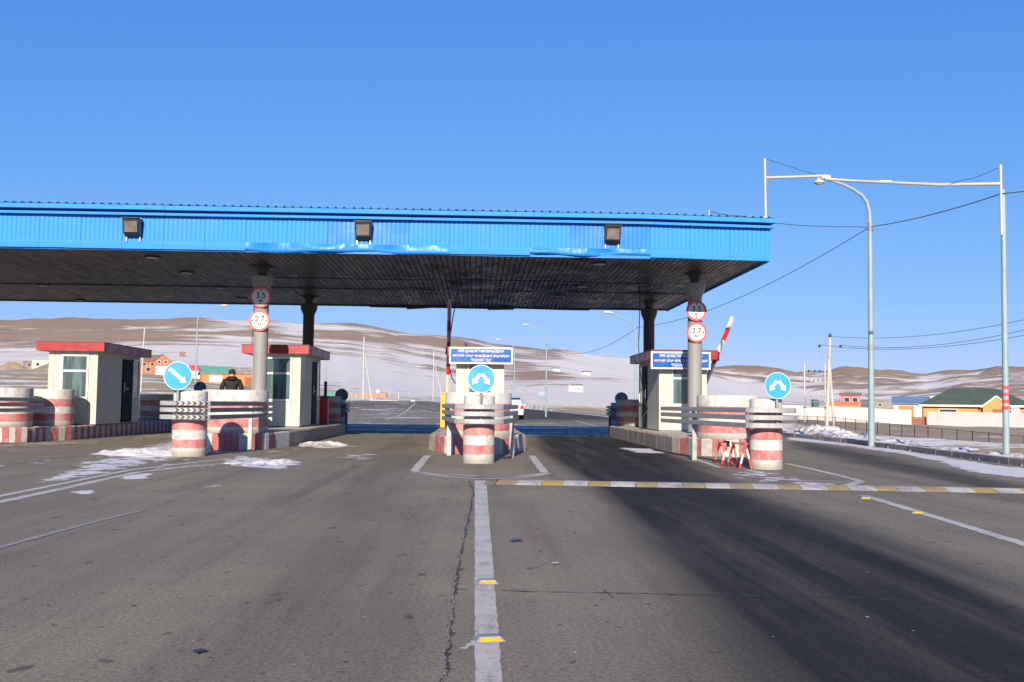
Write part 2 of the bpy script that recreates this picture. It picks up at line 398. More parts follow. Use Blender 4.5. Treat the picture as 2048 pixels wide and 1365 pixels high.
snow_share = tab(SP, SAZ, AA, RG, LRS)
zs_ = TZ.copy()
for _ in range(14): zs_[1:-1] = (zs_[:-2]+zs_[2:]+zs_[1:-1]+np.roll(zs_, 6, 1)[1:-1]+np.roll(zs_, -6, 1)[1:-1])/5.
conc = np.clip((zs_-TZ)/(RG*.0016+.3), -1, 1)*smooth01((RG-350)/400.)         # hollows and gullies hold the drifted snow
snow_share = np.clip(snow_share+.20*conc, 0, 1)
dk = TX-kx(TY); vg = (dk > 0) & (dk < 4.5) & (TY > 5) & (TY < 70)
snow_share = np.where(vg, .56+.25*fbm(TX/1.6, TY/1.6, 3), snow_share)
def ground_mat():
    m = bpy.data.materials.new('steppe'); n, l = nt(m); bs = n['Principled BSDF']
    geo = n.new('ShaderNodeNewGeometry'); pos = vscale(n, l, geo.outputs['Position'], (1, 1, .15))
    at_ = n.new('ShaderNodeAttribute'); at_.attribute_name = 'snow'; sn = at_.outputs['Fac']
    fa = n.new('ShaderNodeAttribute'); fa.attribute_name = 'far'; far = fa.outputs['Fac']
    n1 = noise_(n, l, vscale(n, l, pos, (.55, 1, 1)), 1/150., 10, .68); n2 = noise_(n, l, pos, 1/14., 8, .62); n3 = noise_(n, l, pos, 1/1.3, 6, .65)
    nm = noise_(n, l, vscale(n, l, pos, (.35, 1, 1)), 1/34., 8, .66)
    n1m = math_(n, l, 'ADD', math_(n, l, 'MULTIPLY', n1, .55), math_(n, l, 'MULTIPLY', nm, .45))
    nb = math_(n, l, 'ADD', math_(n, l, 'MULTIPLY', n1m, far), math_(n, l, 'MULTIPLY', n2, math_(n, l, 'SUBTRACT', 1, far)))
    nn = math_(n, l, 'ADD', math_(n, l, 'MULTIPLY', nb, .72), math_(n, l, 'MULTIPLY', n3, .28))
    f = math_(n, l, 'ADD', math_(n, l, 'MULTIPLY_ADD', nn, 2.7, -.85), math_(n, l, 'MULTIPLY', math_(n, l, 'SUBTRACT', sn, .5), .80))
    msk = sstep(n, l, f, .475, .535)
    grass = mix_(n, l, sstep(n, l, n3, .35, .65), (.42, .315, .195), (.33, .25, .155))
    grass = mix_(n, l, sstep(n, l, n2, .42, .62), grass, (.38, .30, .21))
    hill = mix_(n, l, sstep(n, l, n1, .35, .65), (.33, .235, .16), (.26, .185, .13))
    hill = mix_(n, l, sstep(n, l, n2, .4, .65, 0., .45), hill, (.33, .25, .18))
    base = mix_(n, l, far, grass, hill)
    thin = sstep(n, l, n3, .4, .7, 0., .22)
    snowc = mix_(n, l, thin, (.70, .665, .61), (.50, .44, .36))
    l.new(mix_(n, l, msk, base, snowc), bs.inputs['Base Color']); bs.inputs['Roughness'].default_value = .9
    bs.inputs['Specular IOR Level'].default_value = .15
    bump_(n, l, math_(n, l, 'ADD', n3, math_(n, l, 'MULTIPLY', nm, 8.)), .6, .25, bs); return m
gm = np_mesh('ground', verts, quads, ground_mat(), {'snow': snow_share, 'far': smooth01((RG-350)/500.)})
struct(link('ground', gm))

# ------------------------------------------------------------------ road sheet
ys = np.concatenate([np.arange(-60, 3, 1.5), np.arange(3, 26, .085), np.arange(26, 60, .2), np.arange(60, 170, 1.2), np.arange(170, 336, 5.)])
xs = np.concatenate([np.arange(0, 1, .08), np.arange(1, 2, .02)])    # placeholder, rebuilt below
xi = np.concatenate([np.arange(-30, -13, .5), np.arange(-13, 8.6, .085)])
XX = []; 
for Y in ys:
    a = np.maximum(xi, lx(Y)+0*xi); b = np.linspace(8.7, kx(Y), 40); XX.append(np.concatenate([a, b]))
XX = np.array(XX); YY = np.repeat(ys[:, None], XX.shape[1], 1)
ZZ = road_z(XX, YY)
def img_of(X, Y, Z):
    dx, dy, dz = X, Y, Z-CAMH; f = dx*F.x+dy*F.y+dz*F.z; f = np.where(f < .3, np.nan, f)
    return 1024+FPX*(dx*RR.x+dy*RR.y+dz*RR.z)/f, 682.5-FPX*(dx*UU.x+dy*UU.y+dz*UU.z)/f
def gpoly(pts): return np.array([(G(*p).x, G(*p).y) for p in pts])
def pdist(poly, X, Y, closed=True):                # distance to polygon edges, negative inside
    d = np.full(X.shape, 1e9); ins = np.zeros(X.shape, bool); k = len(poly)
    for i in range(k if closed else k-1):
        a = poly[i]; b = poly[(i+1) % k]; ab = b-a; t = np.clip(((X-a[0])*ab[0]+(Y-a[1])*ab[1])/(ab@ab+1e-9), 0, 1)
        d = np.minimum(d, np.hypot(X-a[0]-t*ab[0], Y-a[1]-t*ab[1]))
        c = ((a[1] > Y) != (b[1] > Y)) & (X < (b[0]-a[0])*(Y-a[1])/(b[1]-a[1]+1e-12)+a[0]); ins ^= c
    return np.where(ins & closed, -d, d)
snow_a = np.zeros_like(XX); dark_a = np.zeros_like(XX)
wob = .35*fbm(XX*.9, YY*.45, 4)
def add_snow(pts, strength=1., soft=.5, grow=0.):
    global snow_a
    d = pdist(gpoly(pts), XX, YY)-grow+wob*.8
    snow_a = np.maximum(snow_a, strength*smooth01(.5-d/(2*soft)))
add_snow([(25, 972), (90, 955), (150, 930), (210, 915), (260, 900), (330, 885), (415, 872), (440, 905), (330, 922), (255, 936), (150, 960)], .80, .7)
add_snow([(240, 953), (300, 947), (290, 957), (245, 960)], 1., .12); add_snow([(150, 983), (195, 978), (190, 988), (155, 990)], 1., .12)
add_snow([(400, 972), (470, 962), (478, 968), (420, 980)], .75, .2); add_snow([(60, 925), (130, 912), (220, 905), (180, 930)], .33, .8)
add_snow([(440, 925), (480, 912), (600, 926), (560, 938), (490, 934)], .8, .25)
add_snow([(600, 888), (660, 886), (705, 893), (640, 897)], 1., .3); add_snow([(680, 908), (760, 908), (740, 918), (690, 920)], .55, .4)
add_snow([(1240, 896), (1300, 898), (1330, 906), (1260, 906)], .85, .3); add_snow([(1440, 940), (1560, 940), (1640, 962), (1500, 966)], .62, .5)
add_snow([(1500, 955), (1600, 958), (1730, 972), (1600, 975)], .55, .4)
add_snow([(1575, 874), (1740, 892), (1930, 920), (2100, 944), (2100, 968), (1950, 945), (1800, 908), (1700, 893), (1575, 880)], 1., .3)
# thin drifts lying across the lanes beyond the booths
far_d = smooth01((YY-37)/5.)*(1-smooth01((YY-150)/30.))
snow_a = np.maximum(snow_a, far_d*(.20+.8*fbm(XX/5., YY/2.4, 4))*smooth01((9-XX)/6.))
snow_a = np.maximum(snow_a, smooth01((YY-34)/3)*(1-smooth01((YY-58)/6))*(.34+.8*fbm(XX/6.+3, YY/2.6, 4)))
edge_r = np.exp(-((XX-kx(YY))/1.0)**2); snow_a = np.maximum(snow_a, edge_r*smooth01((YY-37)/6.)*.9)
snow_a = np.maximum(snow_a, (.26+.5*fbm(XX/1.1, YY/2.1, 4))*smooth01((-XX-2.)/3.)*smooth01((YY-13)/5))
# the driven lane, swept clean of dust: dark bitumen
def lane(pts, soft, amt):
    global dark_a
    d = pdist(gpoly(pts), XX, YY)+.34*fbm(XX*1.7, YY*.07, 4); dark_a = np.maximum(dark_a, amt*smooth01(.5-d/(2*soft)))
lane([(1068, 868), (1230, 868), (1380, 925), (1560, 1003), (1800, 1090), (2048, 1185), (2600, 1400), (2600, 1900), (1900, 1900), (1470, 1420), (1385, 1290), (1318, 1180), (1258, 1080), (1195, 985), (1120, 930)], .42, 1.05)
lane([(1150, 980), (1470, 985), (1620, 1010), (1500, 1020), (1220, 1000)], .4, .6)
lane([(1195, 1040), (1203, 1040), (1290, 1165), (1395, 1300), (1375, 1300), (1275, 1165)], .10, .5)
lane([(1600, 884), (1760, 912), (2048, 975), (2048, 1000), (1760, 935), (1600, 898)], .5, .75)
lane([(700, 1365), (420, 1365), (480, 1200), (600, 1060), (690, 960), (745, 905), (800, 875), (850, 875), (800, 960), (760, 1100)], .6, .27)
lane([(330, 1140), (560, 1010), (720, 930), (725, 933), (570, 1016), (345, 1150)], .1, .35)
dark_a = np.maximum(dark_a, .8*smooth01((YY-60)/25.)*smooth01((XX-.0)/3.))
dark_a = np.maximum(dark_a, .35*smooth01((YY-90)/40.))
XXl = (XX < 3)
qi = np.arange(XX.size).reshape(XX.shape)
q = np.stack([qi[:-1, :-1], qi[:-1, 1:], qi[1:, 1:], qi[1:, :-1]], -1).reshape(-1, 4)
cx = XX[:-1, :-1].ravel(); cy = YY[:-1, :-1].ravel(); wdt = (XX[:-1, 1:]-XX[:-1, :-1]).ravel()
keep = ((cy < 166) | (cx > 3)) & (wdt > 1e-4)
def asphalt():
    m = bpy.data.materials.new('asphalt'); n, l = nt(m); bs = n['Principled BSDF']
    geo = n.new('ShaderNodeNewGeometry'); pos = geo.outputs['Position']
    A = lambda k: (lambda x: (setattr(x, 'attribute_name', k), x.outputs['Fac'])[1])(n.new('ShaderNodeAttribute'))
    sn, dk = A('snow'), A('dark')
    big = noise_(n, l, pos, .35, 5, .6); mid = noise_(n, l, vscale(n, l, pos, (1.2, .35, 1)), 1.5, 6, .65)
    grit = noise_(n, l, pos, 42, 4, .8); grit2 = noise_(n, l, pos, 130, 2, .7)
    dust = mix_(n, l, sstep(n, l, big, .35, .65), (.252, .216, .155), (.200, .176, .135))
    dust = mix_(n, l, sstep(n, l, noise_(n, l, vscale(n, l, pos, (1.9, .09, 1)), 1.0, 7, .65), .44, .72, 0., .75), dust, (.145, .129, .101))
    dust = mix_(n, l, sstep(n, l, mid, .40, .72, 0., .35), dust, (.165, .147, .116))
    strk = noise_(n, l, vscale(n, l, pos, (2.6, .10, 1)), 1.0, 7, .65)
    tar = mix_(n, l, sstep(n, l, mid, .35, .65), (.024, .023, .023), (.034, .032, .030))
    c = mix_(n, l, math_(n, l, 'MULTIPLY', dk, sstep(n, l, strk, .35, .68, 1.06, .80)), dust, tar)
    g = math_(n, l, 'ADD', math_(n, l, 'MULTIPLY', grit, .6), math_(n, l, 'MULTIPLY', grit2, .4))
    k = sstep(n, l, g, .34, .66, .58, 1.45)
    cc = n.new('ShaderNodeVectorMath'); cc.operation = 'SCALE'; l.new(c, cc.inputs[0]); l.new(k, cc.inputs['Scale']); c = cc.outputs[0]
    spot = noise_(n, l, vscale(n, l, pos, (1.3, .9, 1)), 5.2, 3, .5)             # oil drips
    c = mix_(n, l, sstep(n, l, spot, .645, .71, 0., .6), c, (.05, .043, .036))
    drip = noise_(n, l, vscale(n, l, pos, (1.3, .8, 1)), 12.0, 2, .5); c = mix_(n, l, sstep(n, l, drip, .70, .74, 0., .7), c, (.04, .035, .03))
    chip = noise_(n, l, pos, 19, 1, .5); c = mix_(n, l, sstep(n, l, chip, .80, .815, 0., .8), c, (.6, .6, .6))
    s1 = noise_(n, l, vscale(n, l, pos, (1., .75, 1)), 3.0, 8, .68)
    f = math_(n, l, 'ADD', math_(n, l, 'MULTIPLY_ADD', s1, 1.9, -.45), math_(n, l, 'MULTIPLY', math_(n, l, 'SUBTRACT', sn, .5), .85))
    ms = sstep(n, l, f, .50, .66)
    sc_ = mix_(n, l, sstep(n, l, grit, .4, .75, 0., .35), (.66, .65, .66), (.40, .37, .34))
    c = mix_(n, l, math_(n, l, 'MULTIPLY', ms, .93), c, sc_)
    l.new(c, bs.inputs['Base Color'])
    l.new(sstep(n, l, dk, 0., 1., .9, .85), bs.inputs['Roughness']); bs.inputs['Specular IOR Level'].default_value = .10
    bump_(n, l, math_(n, l, 'ADD', g, math_(n, l, 'MULTIPLY', ms, 1.2)), .55, .006, bs); return m
ASPH = asphalt()
rm = np_mesh('road', np.stack([XX, YY, ZZ], -1).reshape(-1, 3), q[keep], ASPH, {'snow': snow_a, 'dark': dark_a})
road = struct(link('road', rm))

# painted markings
def paintmat(name, c, wear=.5):
    m = bpy.data.materials.new(name); n, l = nt(m); bs = n['Principled BSDF']
    geo = n.new('ShaderNodeNewGeometry'); pos = geo.outputs['Position']
    a = noise_(n, l, vscale(n, l, pos, (1, .6, 1)), 2.6, 9, .72); b = noise_(n, l, pos, 38, 4, .7); k = noise_(n, l, vscale(n, l, pos, (1, 3, 1)), 1.1, 6, .7)
    w = math_(n, l, 'ADD', math_(n, l, 'MULTIPLY', a, .6), math_(n, l, 'MULTIPLY', b, .4))
    cc = mix_(n, l, sstep(n, l, k, .4, .7, 0., .55), c, tuple(x*.62 for x in c))
    cc = mix_(n, l, sstep(n, l, w, .60-.2*wear, .68-.1*wear, 0., .9), cc, (.22, .205, .185))
    l.new(cc, bs.inputs['Base Color']); bs.inputs['Roughness'].default_value = .8; bump_(n, l, b, .4, .006, bs); return m
PW = paintmat('road_paint', (.50, .475, .42), .5); PWW = paintmat('road_paint_worn', (.50, .475, .425), .55)
PBW = paintmat('bump_white', (.55, .52, .46), .85); PBY = paintmat('bump_yellow', (.46, .31, .055), .85)
def ragged_quadstrip(name, L, Rr, mat, z, n=60, jit=.012):
    vs = []; L = [np.array(p) for p in L]; Rr = [np.array(p) for p in Rr]
    def samp(pl, t):
        k = len(pl)-1; s = min(int(t*k), k-1); u = t*k-s; return pl[s]*(1-u)+pl[s+1]*u
    mb = MB(); v = []
    for i in range(n+1):
        a = samp(L, i/n); b = samp(Rr, i/n); d = (b-a)/(np.linalg.norm(b-a)+1e-9)
        a = a-d*random.uniform(-jit, jit); b = b+d*random.uniform(-jit, jit)
        v += [(a[0], a[1], float(road_z(a[0], a[1]))+z), (b[0], b[1], float(road_z(b[0], b[1]))+z)]
    mb.add(v, [(2*i, 2*i+1, 2*i+3, 2*i+2) for i in range(n)])
    o = link(name, mb.mesh(name, mat), road)
    for p in o.data.polygons:
        if p.normal.z < 0: o.data.flip_normals(); break
    return o
def gp(px, py): g = G(px, py); return (g.x, g.y)
def pline(name, pix, width, mat, z=.004, n=50, jit=.012):
    pts = [np.array(gp(*p)) for p in pix]; L = []; Rr = []
    for i, p in enumerate(pts):
        t = pts[min(i+1, len(pts)-1)]-pts[max(i-1, 0)]; t = t/np.linalg.norm(t); nn = np.array((-t[1], t[0])); L.append(p+nn*width/2); Rr.append(p-nn*width/2)
    return ragged_quadstrip(name, L, Rr, mat, z, n, jit)
a, b = gp(949.6, 1365), gp(949.6, 962); c, d = gp(1005, 1365), gp(972.5, 962)
ext = lambda p, q: tuple(np.array(p)+(np.array(p)-np.array(q))*.8)
ragged_quadstrip('lane_line', [ext(a, b), a, b], [ext(c, d), c, d], PW, .004, 420, .0035)
pline('lane_line', [(1728, 992), (1860, 1032), (2048, 1089), (2300, 1166)], .13, PW)
pline('edge_line', [(-120, 1022), (0, 993), (130, 967), (265, 940), (375, 927), (455, 918)], .12, PW)
pline('edge_line', [(-120, 1034), (0, 1005), (130, 977), (270, 946), (375, 934), (480, 925)], .14, PW)
pline('edge_line', [(854, 912), (829, 943)], .14, PW, n=16); pline('edge_line', [(1064, 912), (1089, 946)], .14, PW, n=16)
pline('edge_line', [(823, 943), (880, 950), (950, 954)], .09, PWW, z=.0045); pline('edge_line', [(823, 946), (900, 955), (955, 959), (1040, 957), (1097, 948)], .11, PWW, z=.005)
pline('edge_line', [(900, 949), (960, 953), (1030, 954), (1095, 947)], .08, PWW, z=.0055)
pline('edge_line', [(1575, 928), (1650, 945), (1722, 963)], .13, PW); pline('edge_line', [(1722, 964), (1690, 973), (1660, 978)], .16, PWW, z=.0045)
pline('edge_line', [(1480, 952), (1580, 962), (1716, 964)], .09, PWW, z=.0055); pline('edge_line', [(1376, 914), (1440, 936)], .10, PWW)
pline('edge_line', [(1590, 963), (1660, 966), (1715, 967)], .07, PWW, z=.006)
pline('lane_line', [(771, 841), (830, 824), (868, 813)], .22, PW, n=20, z=.02)
pline('lane_line', [(1150, 841), (1190, 853), (1215, 862)], .12, PW, n=10); pline('edge_line', [(215, 864), (300, 861), (335, 861)], .10, PWW)
pline('worn_line', [(-30, 1104), (90, 1071), (200, 1042), (285, 1022)], .07, paintmat('old_paint', (.33, .31, .28), 1.15), n=160, jit=.014)
# cracks, as narrow broken strips of dark filler
CRK = M('crack_dark', (.035, .034, .034), .95, 0, .3, 12); CRKL = M('crack_crumb', (.24, .225, .20), .95, 0, .35, 30, .6)
def crack(pix, wmin, wmax, mat, z, step=.05, wander=.02):
    pts = [np.array(gp(*p)) for p in pix]; mb = MB(); v = []; off = 0
    seg = []
    for i in range(len(pts)-1):
        k = max(2, int(np.linalg.norm(pts[i+1]-pts[i])/step))
        for j in range(k): seg.append(pts[i]+(pts[i+1]-pts[i])*j/k)
    for i, p in enumerate(seg):
        t = seg[min(i+1, len(seg)-1)]-seg[max(i-1, 0)]; t = t/(np.linalg.norm(t)+1e-9); nn = np.array((-t[1], t[0]))
        off = off*.8+random.uniform(-wander, wander); w = random.uniform(wmin, wmax)
        if random.random() < .13: w *= 2.0
        if random.random() < .12: w *= .15
        q1 = p+nn*(off+w/2); q2 = p+nn*(off-w/2); v += [(*q1, z), (*q2, z)]
    mb.add(v, [(2*i+1, 2*i, 2*i+2, 2*i+3) for i in range(len(seg)-1)])
    o = link('crack', mb.mesh('crack', mat), road)
    if len(o.data.polygons) and o.data.polygons[0].normal.z < 0: o.data.flip_normals()
main = [(880, 1385), (893, 1330), (900, 1270), (908, 1190), (913, 1150), (922, 1110), (931, 1065), (941, 1020), (947, 985), (938, 962)]
crack(main, .004, .024, CRK, .003, .022, .007); crack([(x-3, y) for x, y in main], .003, .016, CRKL, .0036, .018, .006)
crack([(1005, 1182), (1130, 1185), (1290, 1188), (1420, 1192), (1700, 1197), (2060, 1216)], .006, .018, CRK, .003, .06, .01)
crack([(918, 1180), (950, 1181)], .004, .014, CRK, .003, .03, .008)
crack([(1210, 1180), (1230, 1200)], .004, .01, CRK, .0032, .03, .006)

# kerb along the right edge: stones laid end to end
ker = struct(link('kerb', None)); ker.empty_display_size = .2
ky = list(np.arange(8, 62, 1.0)); km = {}
for Y in ky:
    x0, x1 = float(kx(Y)), float(kx(Y+.985)); h = .13+random.uniform(-.008, .008); t = .16
    mb = MB(); mb.prism([(0, 0), (t, 0), (x1-x0+t, .985), (x1-x0, .985)], -.2, h)
    obj('kerb_stone', mb, CONC, ker, (x0+random.uniform(-.008, .008), Y, 0))
mb = MB(); yy = list(range(62, 180, 6))
for i in range(len(yy)-1):
    x0, x1 = float(kx(yy[i])), float(kx(yy[i+1])); mb.prism([(x0, yy[i]), (x0+.16, yy[i]), (x1+.16, yy[i+1]), (x1, yy[i+1])], -.2, .13)
o = obj('far_kerb_stones', mb, CONC, ker); o['kind'] = 'stuff'

# ------------------------------------------------------------------ speed bump
bl, br = gp(975, 966), gp(2048, 984)
sb = thing('speed_bump', 'low speed bump in yellow and white blocks across the right lanes', 'speed bump', (bl[0], bl[1], 0), math.atan2(br[1]-bl[1], br[0]-bl[0]))
Lb = 10.6; x = -.05; kk = 0
prof = [(-.36, .004), (-.26, .024), (-.10, .042), (.10, .042), (.26, .024), (.36, .004)]
marks = [(0, .16, 2)]; u = .14
while u < Lb:
    marks.append((u, u+.295, 1)); marks.append((u+.297, u+.64, 0)); u += .642
for a, b, w in marks:
    mb = MB(); sk = .05
    v = []
    for s in (a, b):
        for (yy_, zz_) in prof: v.append((s+sk*yy_+random.uniform(-.006, .006), yy_, zz_))
    k = len(prof); mb.add(v, [(i, k+i, k+i+1, i+1) for i in range(k-1)]+[(0, k, 2*k-1, k-1)][:0])
    o = link('bump_block', mb.mesh('bump_block', [PBW, PBY, ASPH][w]), sb)
    if o.data.polygons[2].normal.z < 0: o.data.flip_normals()

# road studs
def stud(px, py, label, rz, s=1.):
    g = G(px, py); t = thing('road_stud', label, 'road stud', g, rz, 'reflective studs on the lane lines')
    mb = MB(); w = .062*s; mb.add([(-w*1.15, -.05, .0), (w*1.15, -.05, 0), (w*1.15, .05, 0), (-w*1.15, .05, 0), (-w*.8, -.03, .022), (w*.8, -.03, .022), (w*.8, .03, .022), (-w*.8, .03, .022)],
        [(3, 2, 1, 0), (4, 5, 6, 7), (0, 1, 5, 4), (1, 2, 6, 5), (2, 3, 7, 6), (3, 0, 4, 7)]); obj('stud_body', mb, M('stud_grey', (.22, .23, .27), .45), t)
    mb = MB(); a = np.array((-w*.75, -.049, .004)); 
    mb.add([(-w*.85, -.050, .003), (w*.85, -.050, .003), (w*.72, -.034, .0195), (-w*.72, -.034, .0195), (-w*.85, -.054, .003), (w*.85, -.054, .003), (w*.72, -.038, .0205), (-w*.72, -.038, .0205)],
        [(4, 5, 6, 7), (0, 3, 2, 1), (4, 0, 1, 5), (7, 6, 2, 3), (4, 7, 3, 0), (5, 1, 2, 6)])
    obj('reflector', mb, M('reflector_amber', (.62, .34, .012), .4, 0, .3, 70), t)
stud(974, 1166, 'amber road stud on the white line, closer to the speed bump', .12, .95)
stud(978, 1280, 'amber road stud on the white line beside a white scuff', .16, 1.)
stud(1731, 998, 'amber road stud on the diagonal line touching the speed bump', -.2, .9)
stud(1834, 1027, 'amber road stud part way down the diagonal line', -.2, .9)
pline('scuff_mark', [(926, 1300), (952, 1284)], .03, PWW, z=.0045, n=8, jit=.01)

# ------------------------------------------------------------------ toll canopy
YF, YB, ZS = 24.5, 38.0, 4.80          # front and back edge, soffit height
XR = P(1541, 519, YF).x; XL = -26.0; FH = 1.045
can = thing('toll_canopy', 'long flat toll plaza canopy with blue ribbed fascia and dark slatted soffit', 'canopy', (0, YF, 0))
def CY(Y): return Y-YF
bend = lambda X: -.045*max(0., (X-4.1))/3.0 - .0                  # the roof edge droops towards its corner
def zb(X): return ZS+bend(X)
# fascia sheets
SW = 1.0; i = 0; x1 = XR-.03
dents = lambda X: math.exp(-((X+1.55)/.5)**2)*.03
while x1 > XL:
    x0 = max(x1-SW, XL); mb = MB(); nr = max(2, int(round((x1-x0)/.1075))); vs = []
    newer = any(a < (x0+x1)/2 < b for a, b in ((-4.15, -2.15), (2.05, 4.05)))
    xsn = []
    for k in range(nr):
        w = (x1-x0)/nr; X = x0+k*w; xsn += [(X, 0.), (X+w*.12, 0.), (X+w*.22, -.013), (X+w*.86, -.013), (X+w*.96, 0.)]
    xsn.append((x1-.004, 0.)); z0, z1 = .19, .80
    dz = random.uniform(-.004, .004); dy = random.uniform(-.006, .006)
    for (X, dy_) in xsn:
        for zz in (z0, (z0+z1)/2, z1):
            wv = (.012*math.sin(X*3.1+1)*math.sin(zz*5) if newer else .003*math.sin(X*2.1+zz*3))
            vs.append((X, dy_+dy+wv, zb(X)+zz+dz))
    k = len(xsn); mb.add(vs, [(3*a+b, 3*a+3+b, 3*a+4+b, 3*a+1+b) for a in range(k-1) for b in (0, 1)])
    o = link('fascia_sheet', mb.mesh('fascia_sheet', BLUE2 if newer else BLUE), can); i += 1
    # lower flashing of the same length, dented where lorries have hit it
    mb = MB(); vs = []; m = 18
    lo = (-5.6 < (x0+x1)/2 < -.55); ro = (1.75 < (x0+x1)/2 < 4.35); bent = lo or ro
    for a in range(m+1):
        X = x0+.002+(x1-x0-.004)*a/m; am = 1. if bent else .06
        w = am*(.030*math.sin(X*2.3+.7)+.022*math.sin(X*5.9+2)+.008*random.uniform(-1, 1)*(1 if bent else .3))
        lift = am*.035*(math.sin(X*1.7+.4)+.5*math.sin(X*4.1))+(.05 if ro else 0)
        vs += [(X, -.030+am*.012*random.uniform(-1, 1), zb(X)+.198), (X, -.036+w*.8, zb(X)+.13+am*random.uniform(-.01, .01)), (X, -.034+w*1.3, zb(X)+.06+lift*.5), (X, -.030+w, zb(X)+.0+lift), (X, .05, zb(X)+.004+lift*.4)]
    mb.add(vs, [(5*a+b, 5*a+5+b, 5*a+6+b, 5*a+1+b)[::-1] for a in range(m) for b in range(4)], 0, bent)
    link('flashing', mb.mesh('flashing', BLUE_BENT if bent else BLUE_TRIM), can)
    x1 -= SW
# two projecting trims and the fascia backing, in lengths
def trim(name, y0, z0, z1, L, mat):
    x1 = XR+(.05 if y0 < -.1 else .02)
    while x1 > XL:
        x0 = max(x1-L, XL); mb = MB(); s = [x0+.003, x1-.003] if not (x0 < 4.1 < x1) else [x0+.003, 4.1, x1-.003]
        j = random.uniform(-.006, .006); v = []
        for X in s: v += [(X, y0+j, zb(X)+z0), (X, y0+j, zb(X)+z1), (X, .02, zb(X)+z1+.0), (X, .02, zb(X)+z0)]
        k = len(s); f = []
        for a in range(k-1):
            for b in range(4): f.append((4*a+b, 4*a+(b+1) % 4, 4*a+4+(b+1) % 4, 4*a+4+b))
        f += [(0, 1, 2, 3), (4*k-1, 4*k-2, 4*k-3, 4*k-4)]
        mb.add(v, f); obj(name, mb, mat, can); x1 -= L
trim('trim_strip', -.15, .812, .872, 3.0, BLUE_TRIM); trim('roof_edge', -.25, .93, 1.045, 3.0, BLUE_TRIM)
mb = MB(); mb.box(XL, XR-.03, .03, .08, ZS-.03, ZS+1.0); obj('fascia_backing', mb, BLUE2, can)
mb = MB(); mb.box(XR-.03, XR-.005, .0, YB-YF, ZS-.05, ZS+.96); obj('end_fascia', mb, BLUE, can)
mb = MB(); mb.box(XR-.01, XR+.045, -.1, YB-YF, ZS+.87, ZS+1.0); obj('end_trim', mb, BLUE_TRIM, can)
# roof sheets with raised ribs
x1 = XR+.04
while x1 > XL:
    x0 = max(x1-1.05, XL); mb = MB(); zt = ZS+1.047
    mb.add([(x0, -.27, zt+bend(x0)), (x1-.004, -.27, zt+bend(x1)), (x1-.004, YB-YF+.1, zt+bend(x1)-.25), (x0, YB-YF+.1, zt+bend(x0)-.25)], [(0, 1, 2, 3)])
    for k in range(5):
        X = x0+.1+k*.2
        if X > x1-.03: continue
        z = zt+bend(X)+.001; r = [(X-.035, 0), (X-.017, .03), (X+.017, .03), (X+.035, 0)]; v = [(p, -.28, z+q) for p, q in r]+[(p, YB-YF+.1, z-.25+q) for p, q in r]
        mb.add(v, [(0, 1, 5, 4), (1, 2, 6, 5), (2, 3, 7, 6)]); mb.add(v, [(3, 2, 1, 0)], 1)  # near-black end faces: the shade inside the hollow ribs, put in as colour
    obj('roof_sheet', mb, [BLUE, DARK], can); x1 -= 1.05
# soffit slats in two lengths; the run over the lanes is battered
mb = MB(); mb.box(XL, XR-.04, .06, YB-YF-.02, ZS+.10, ZS+.13); obj('soffit_deck', mb, DARK, can)
YM = 8.0; SWD = .15
def slat(X, ya, yb, n, w, dens, mat):
    mb = MB(); v = []
    for a in range(n+1):
        y = ya+(yb-ya)*a/n; z = ZS+.012+dens(X, y)
        tw = random.uniform(-.02, .02)*min(1, abs(dens(X, y))*30)
        v += [(X-w/2, y, z+.03+tw), (X-w/2+.014, y, z+tw), (X+w/2-.014, y, z-tw), (X+w/2, y, z+.03-tw)]
    mb.add(v, [(4*a+b, 4*a+4+b, 4*a+5+b, 4*a+1+b) for a in range(n) for b in range(3)])
    return mb.mesh('soffit_slat', mat)
def dens(X, y):
    g = math.exp(-((X-.7)/3.4)**4); g2 = .35*math.exp(-((X-5.2)/1.6)**2)
    nn = float(fbm(np.array(X*.9+31), np.array(y*.8+7), 3)); n2 = float(fbm(np.array(X*2.7+11), np.array(y*1.9+3), 2))
    return (g+g2)*(.13*nn+.05*n2+.01) + .004*float(vnoise(np.array(X*1.3), np.array(y*.6)))
flat = lambda X, y: .003*math.sin(X*1.7+y)
base_sl = {}
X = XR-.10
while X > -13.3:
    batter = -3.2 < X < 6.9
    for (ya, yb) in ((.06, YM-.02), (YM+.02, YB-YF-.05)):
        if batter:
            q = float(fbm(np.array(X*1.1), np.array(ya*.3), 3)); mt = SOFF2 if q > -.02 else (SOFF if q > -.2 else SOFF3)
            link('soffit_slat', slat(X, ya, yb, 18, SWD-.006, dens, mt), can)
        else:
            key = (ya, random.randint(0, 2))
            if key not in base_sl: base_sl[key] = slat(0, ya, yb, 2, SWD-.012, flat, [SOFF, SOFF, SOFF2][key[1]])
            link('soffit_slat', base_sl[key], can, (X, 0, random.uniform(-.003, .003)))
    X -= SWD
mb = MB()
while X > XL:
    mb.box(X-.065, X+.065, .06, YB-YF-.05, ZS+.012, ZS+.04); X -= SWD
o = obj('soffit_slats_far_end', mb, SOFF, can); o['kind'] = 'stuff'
mb = MB(); mb.box(XL, XR-.05, YM-.06, YM+.06, ZS-.012, ZS+.008); obj('soffit_joint', mb, BLACKM, can)
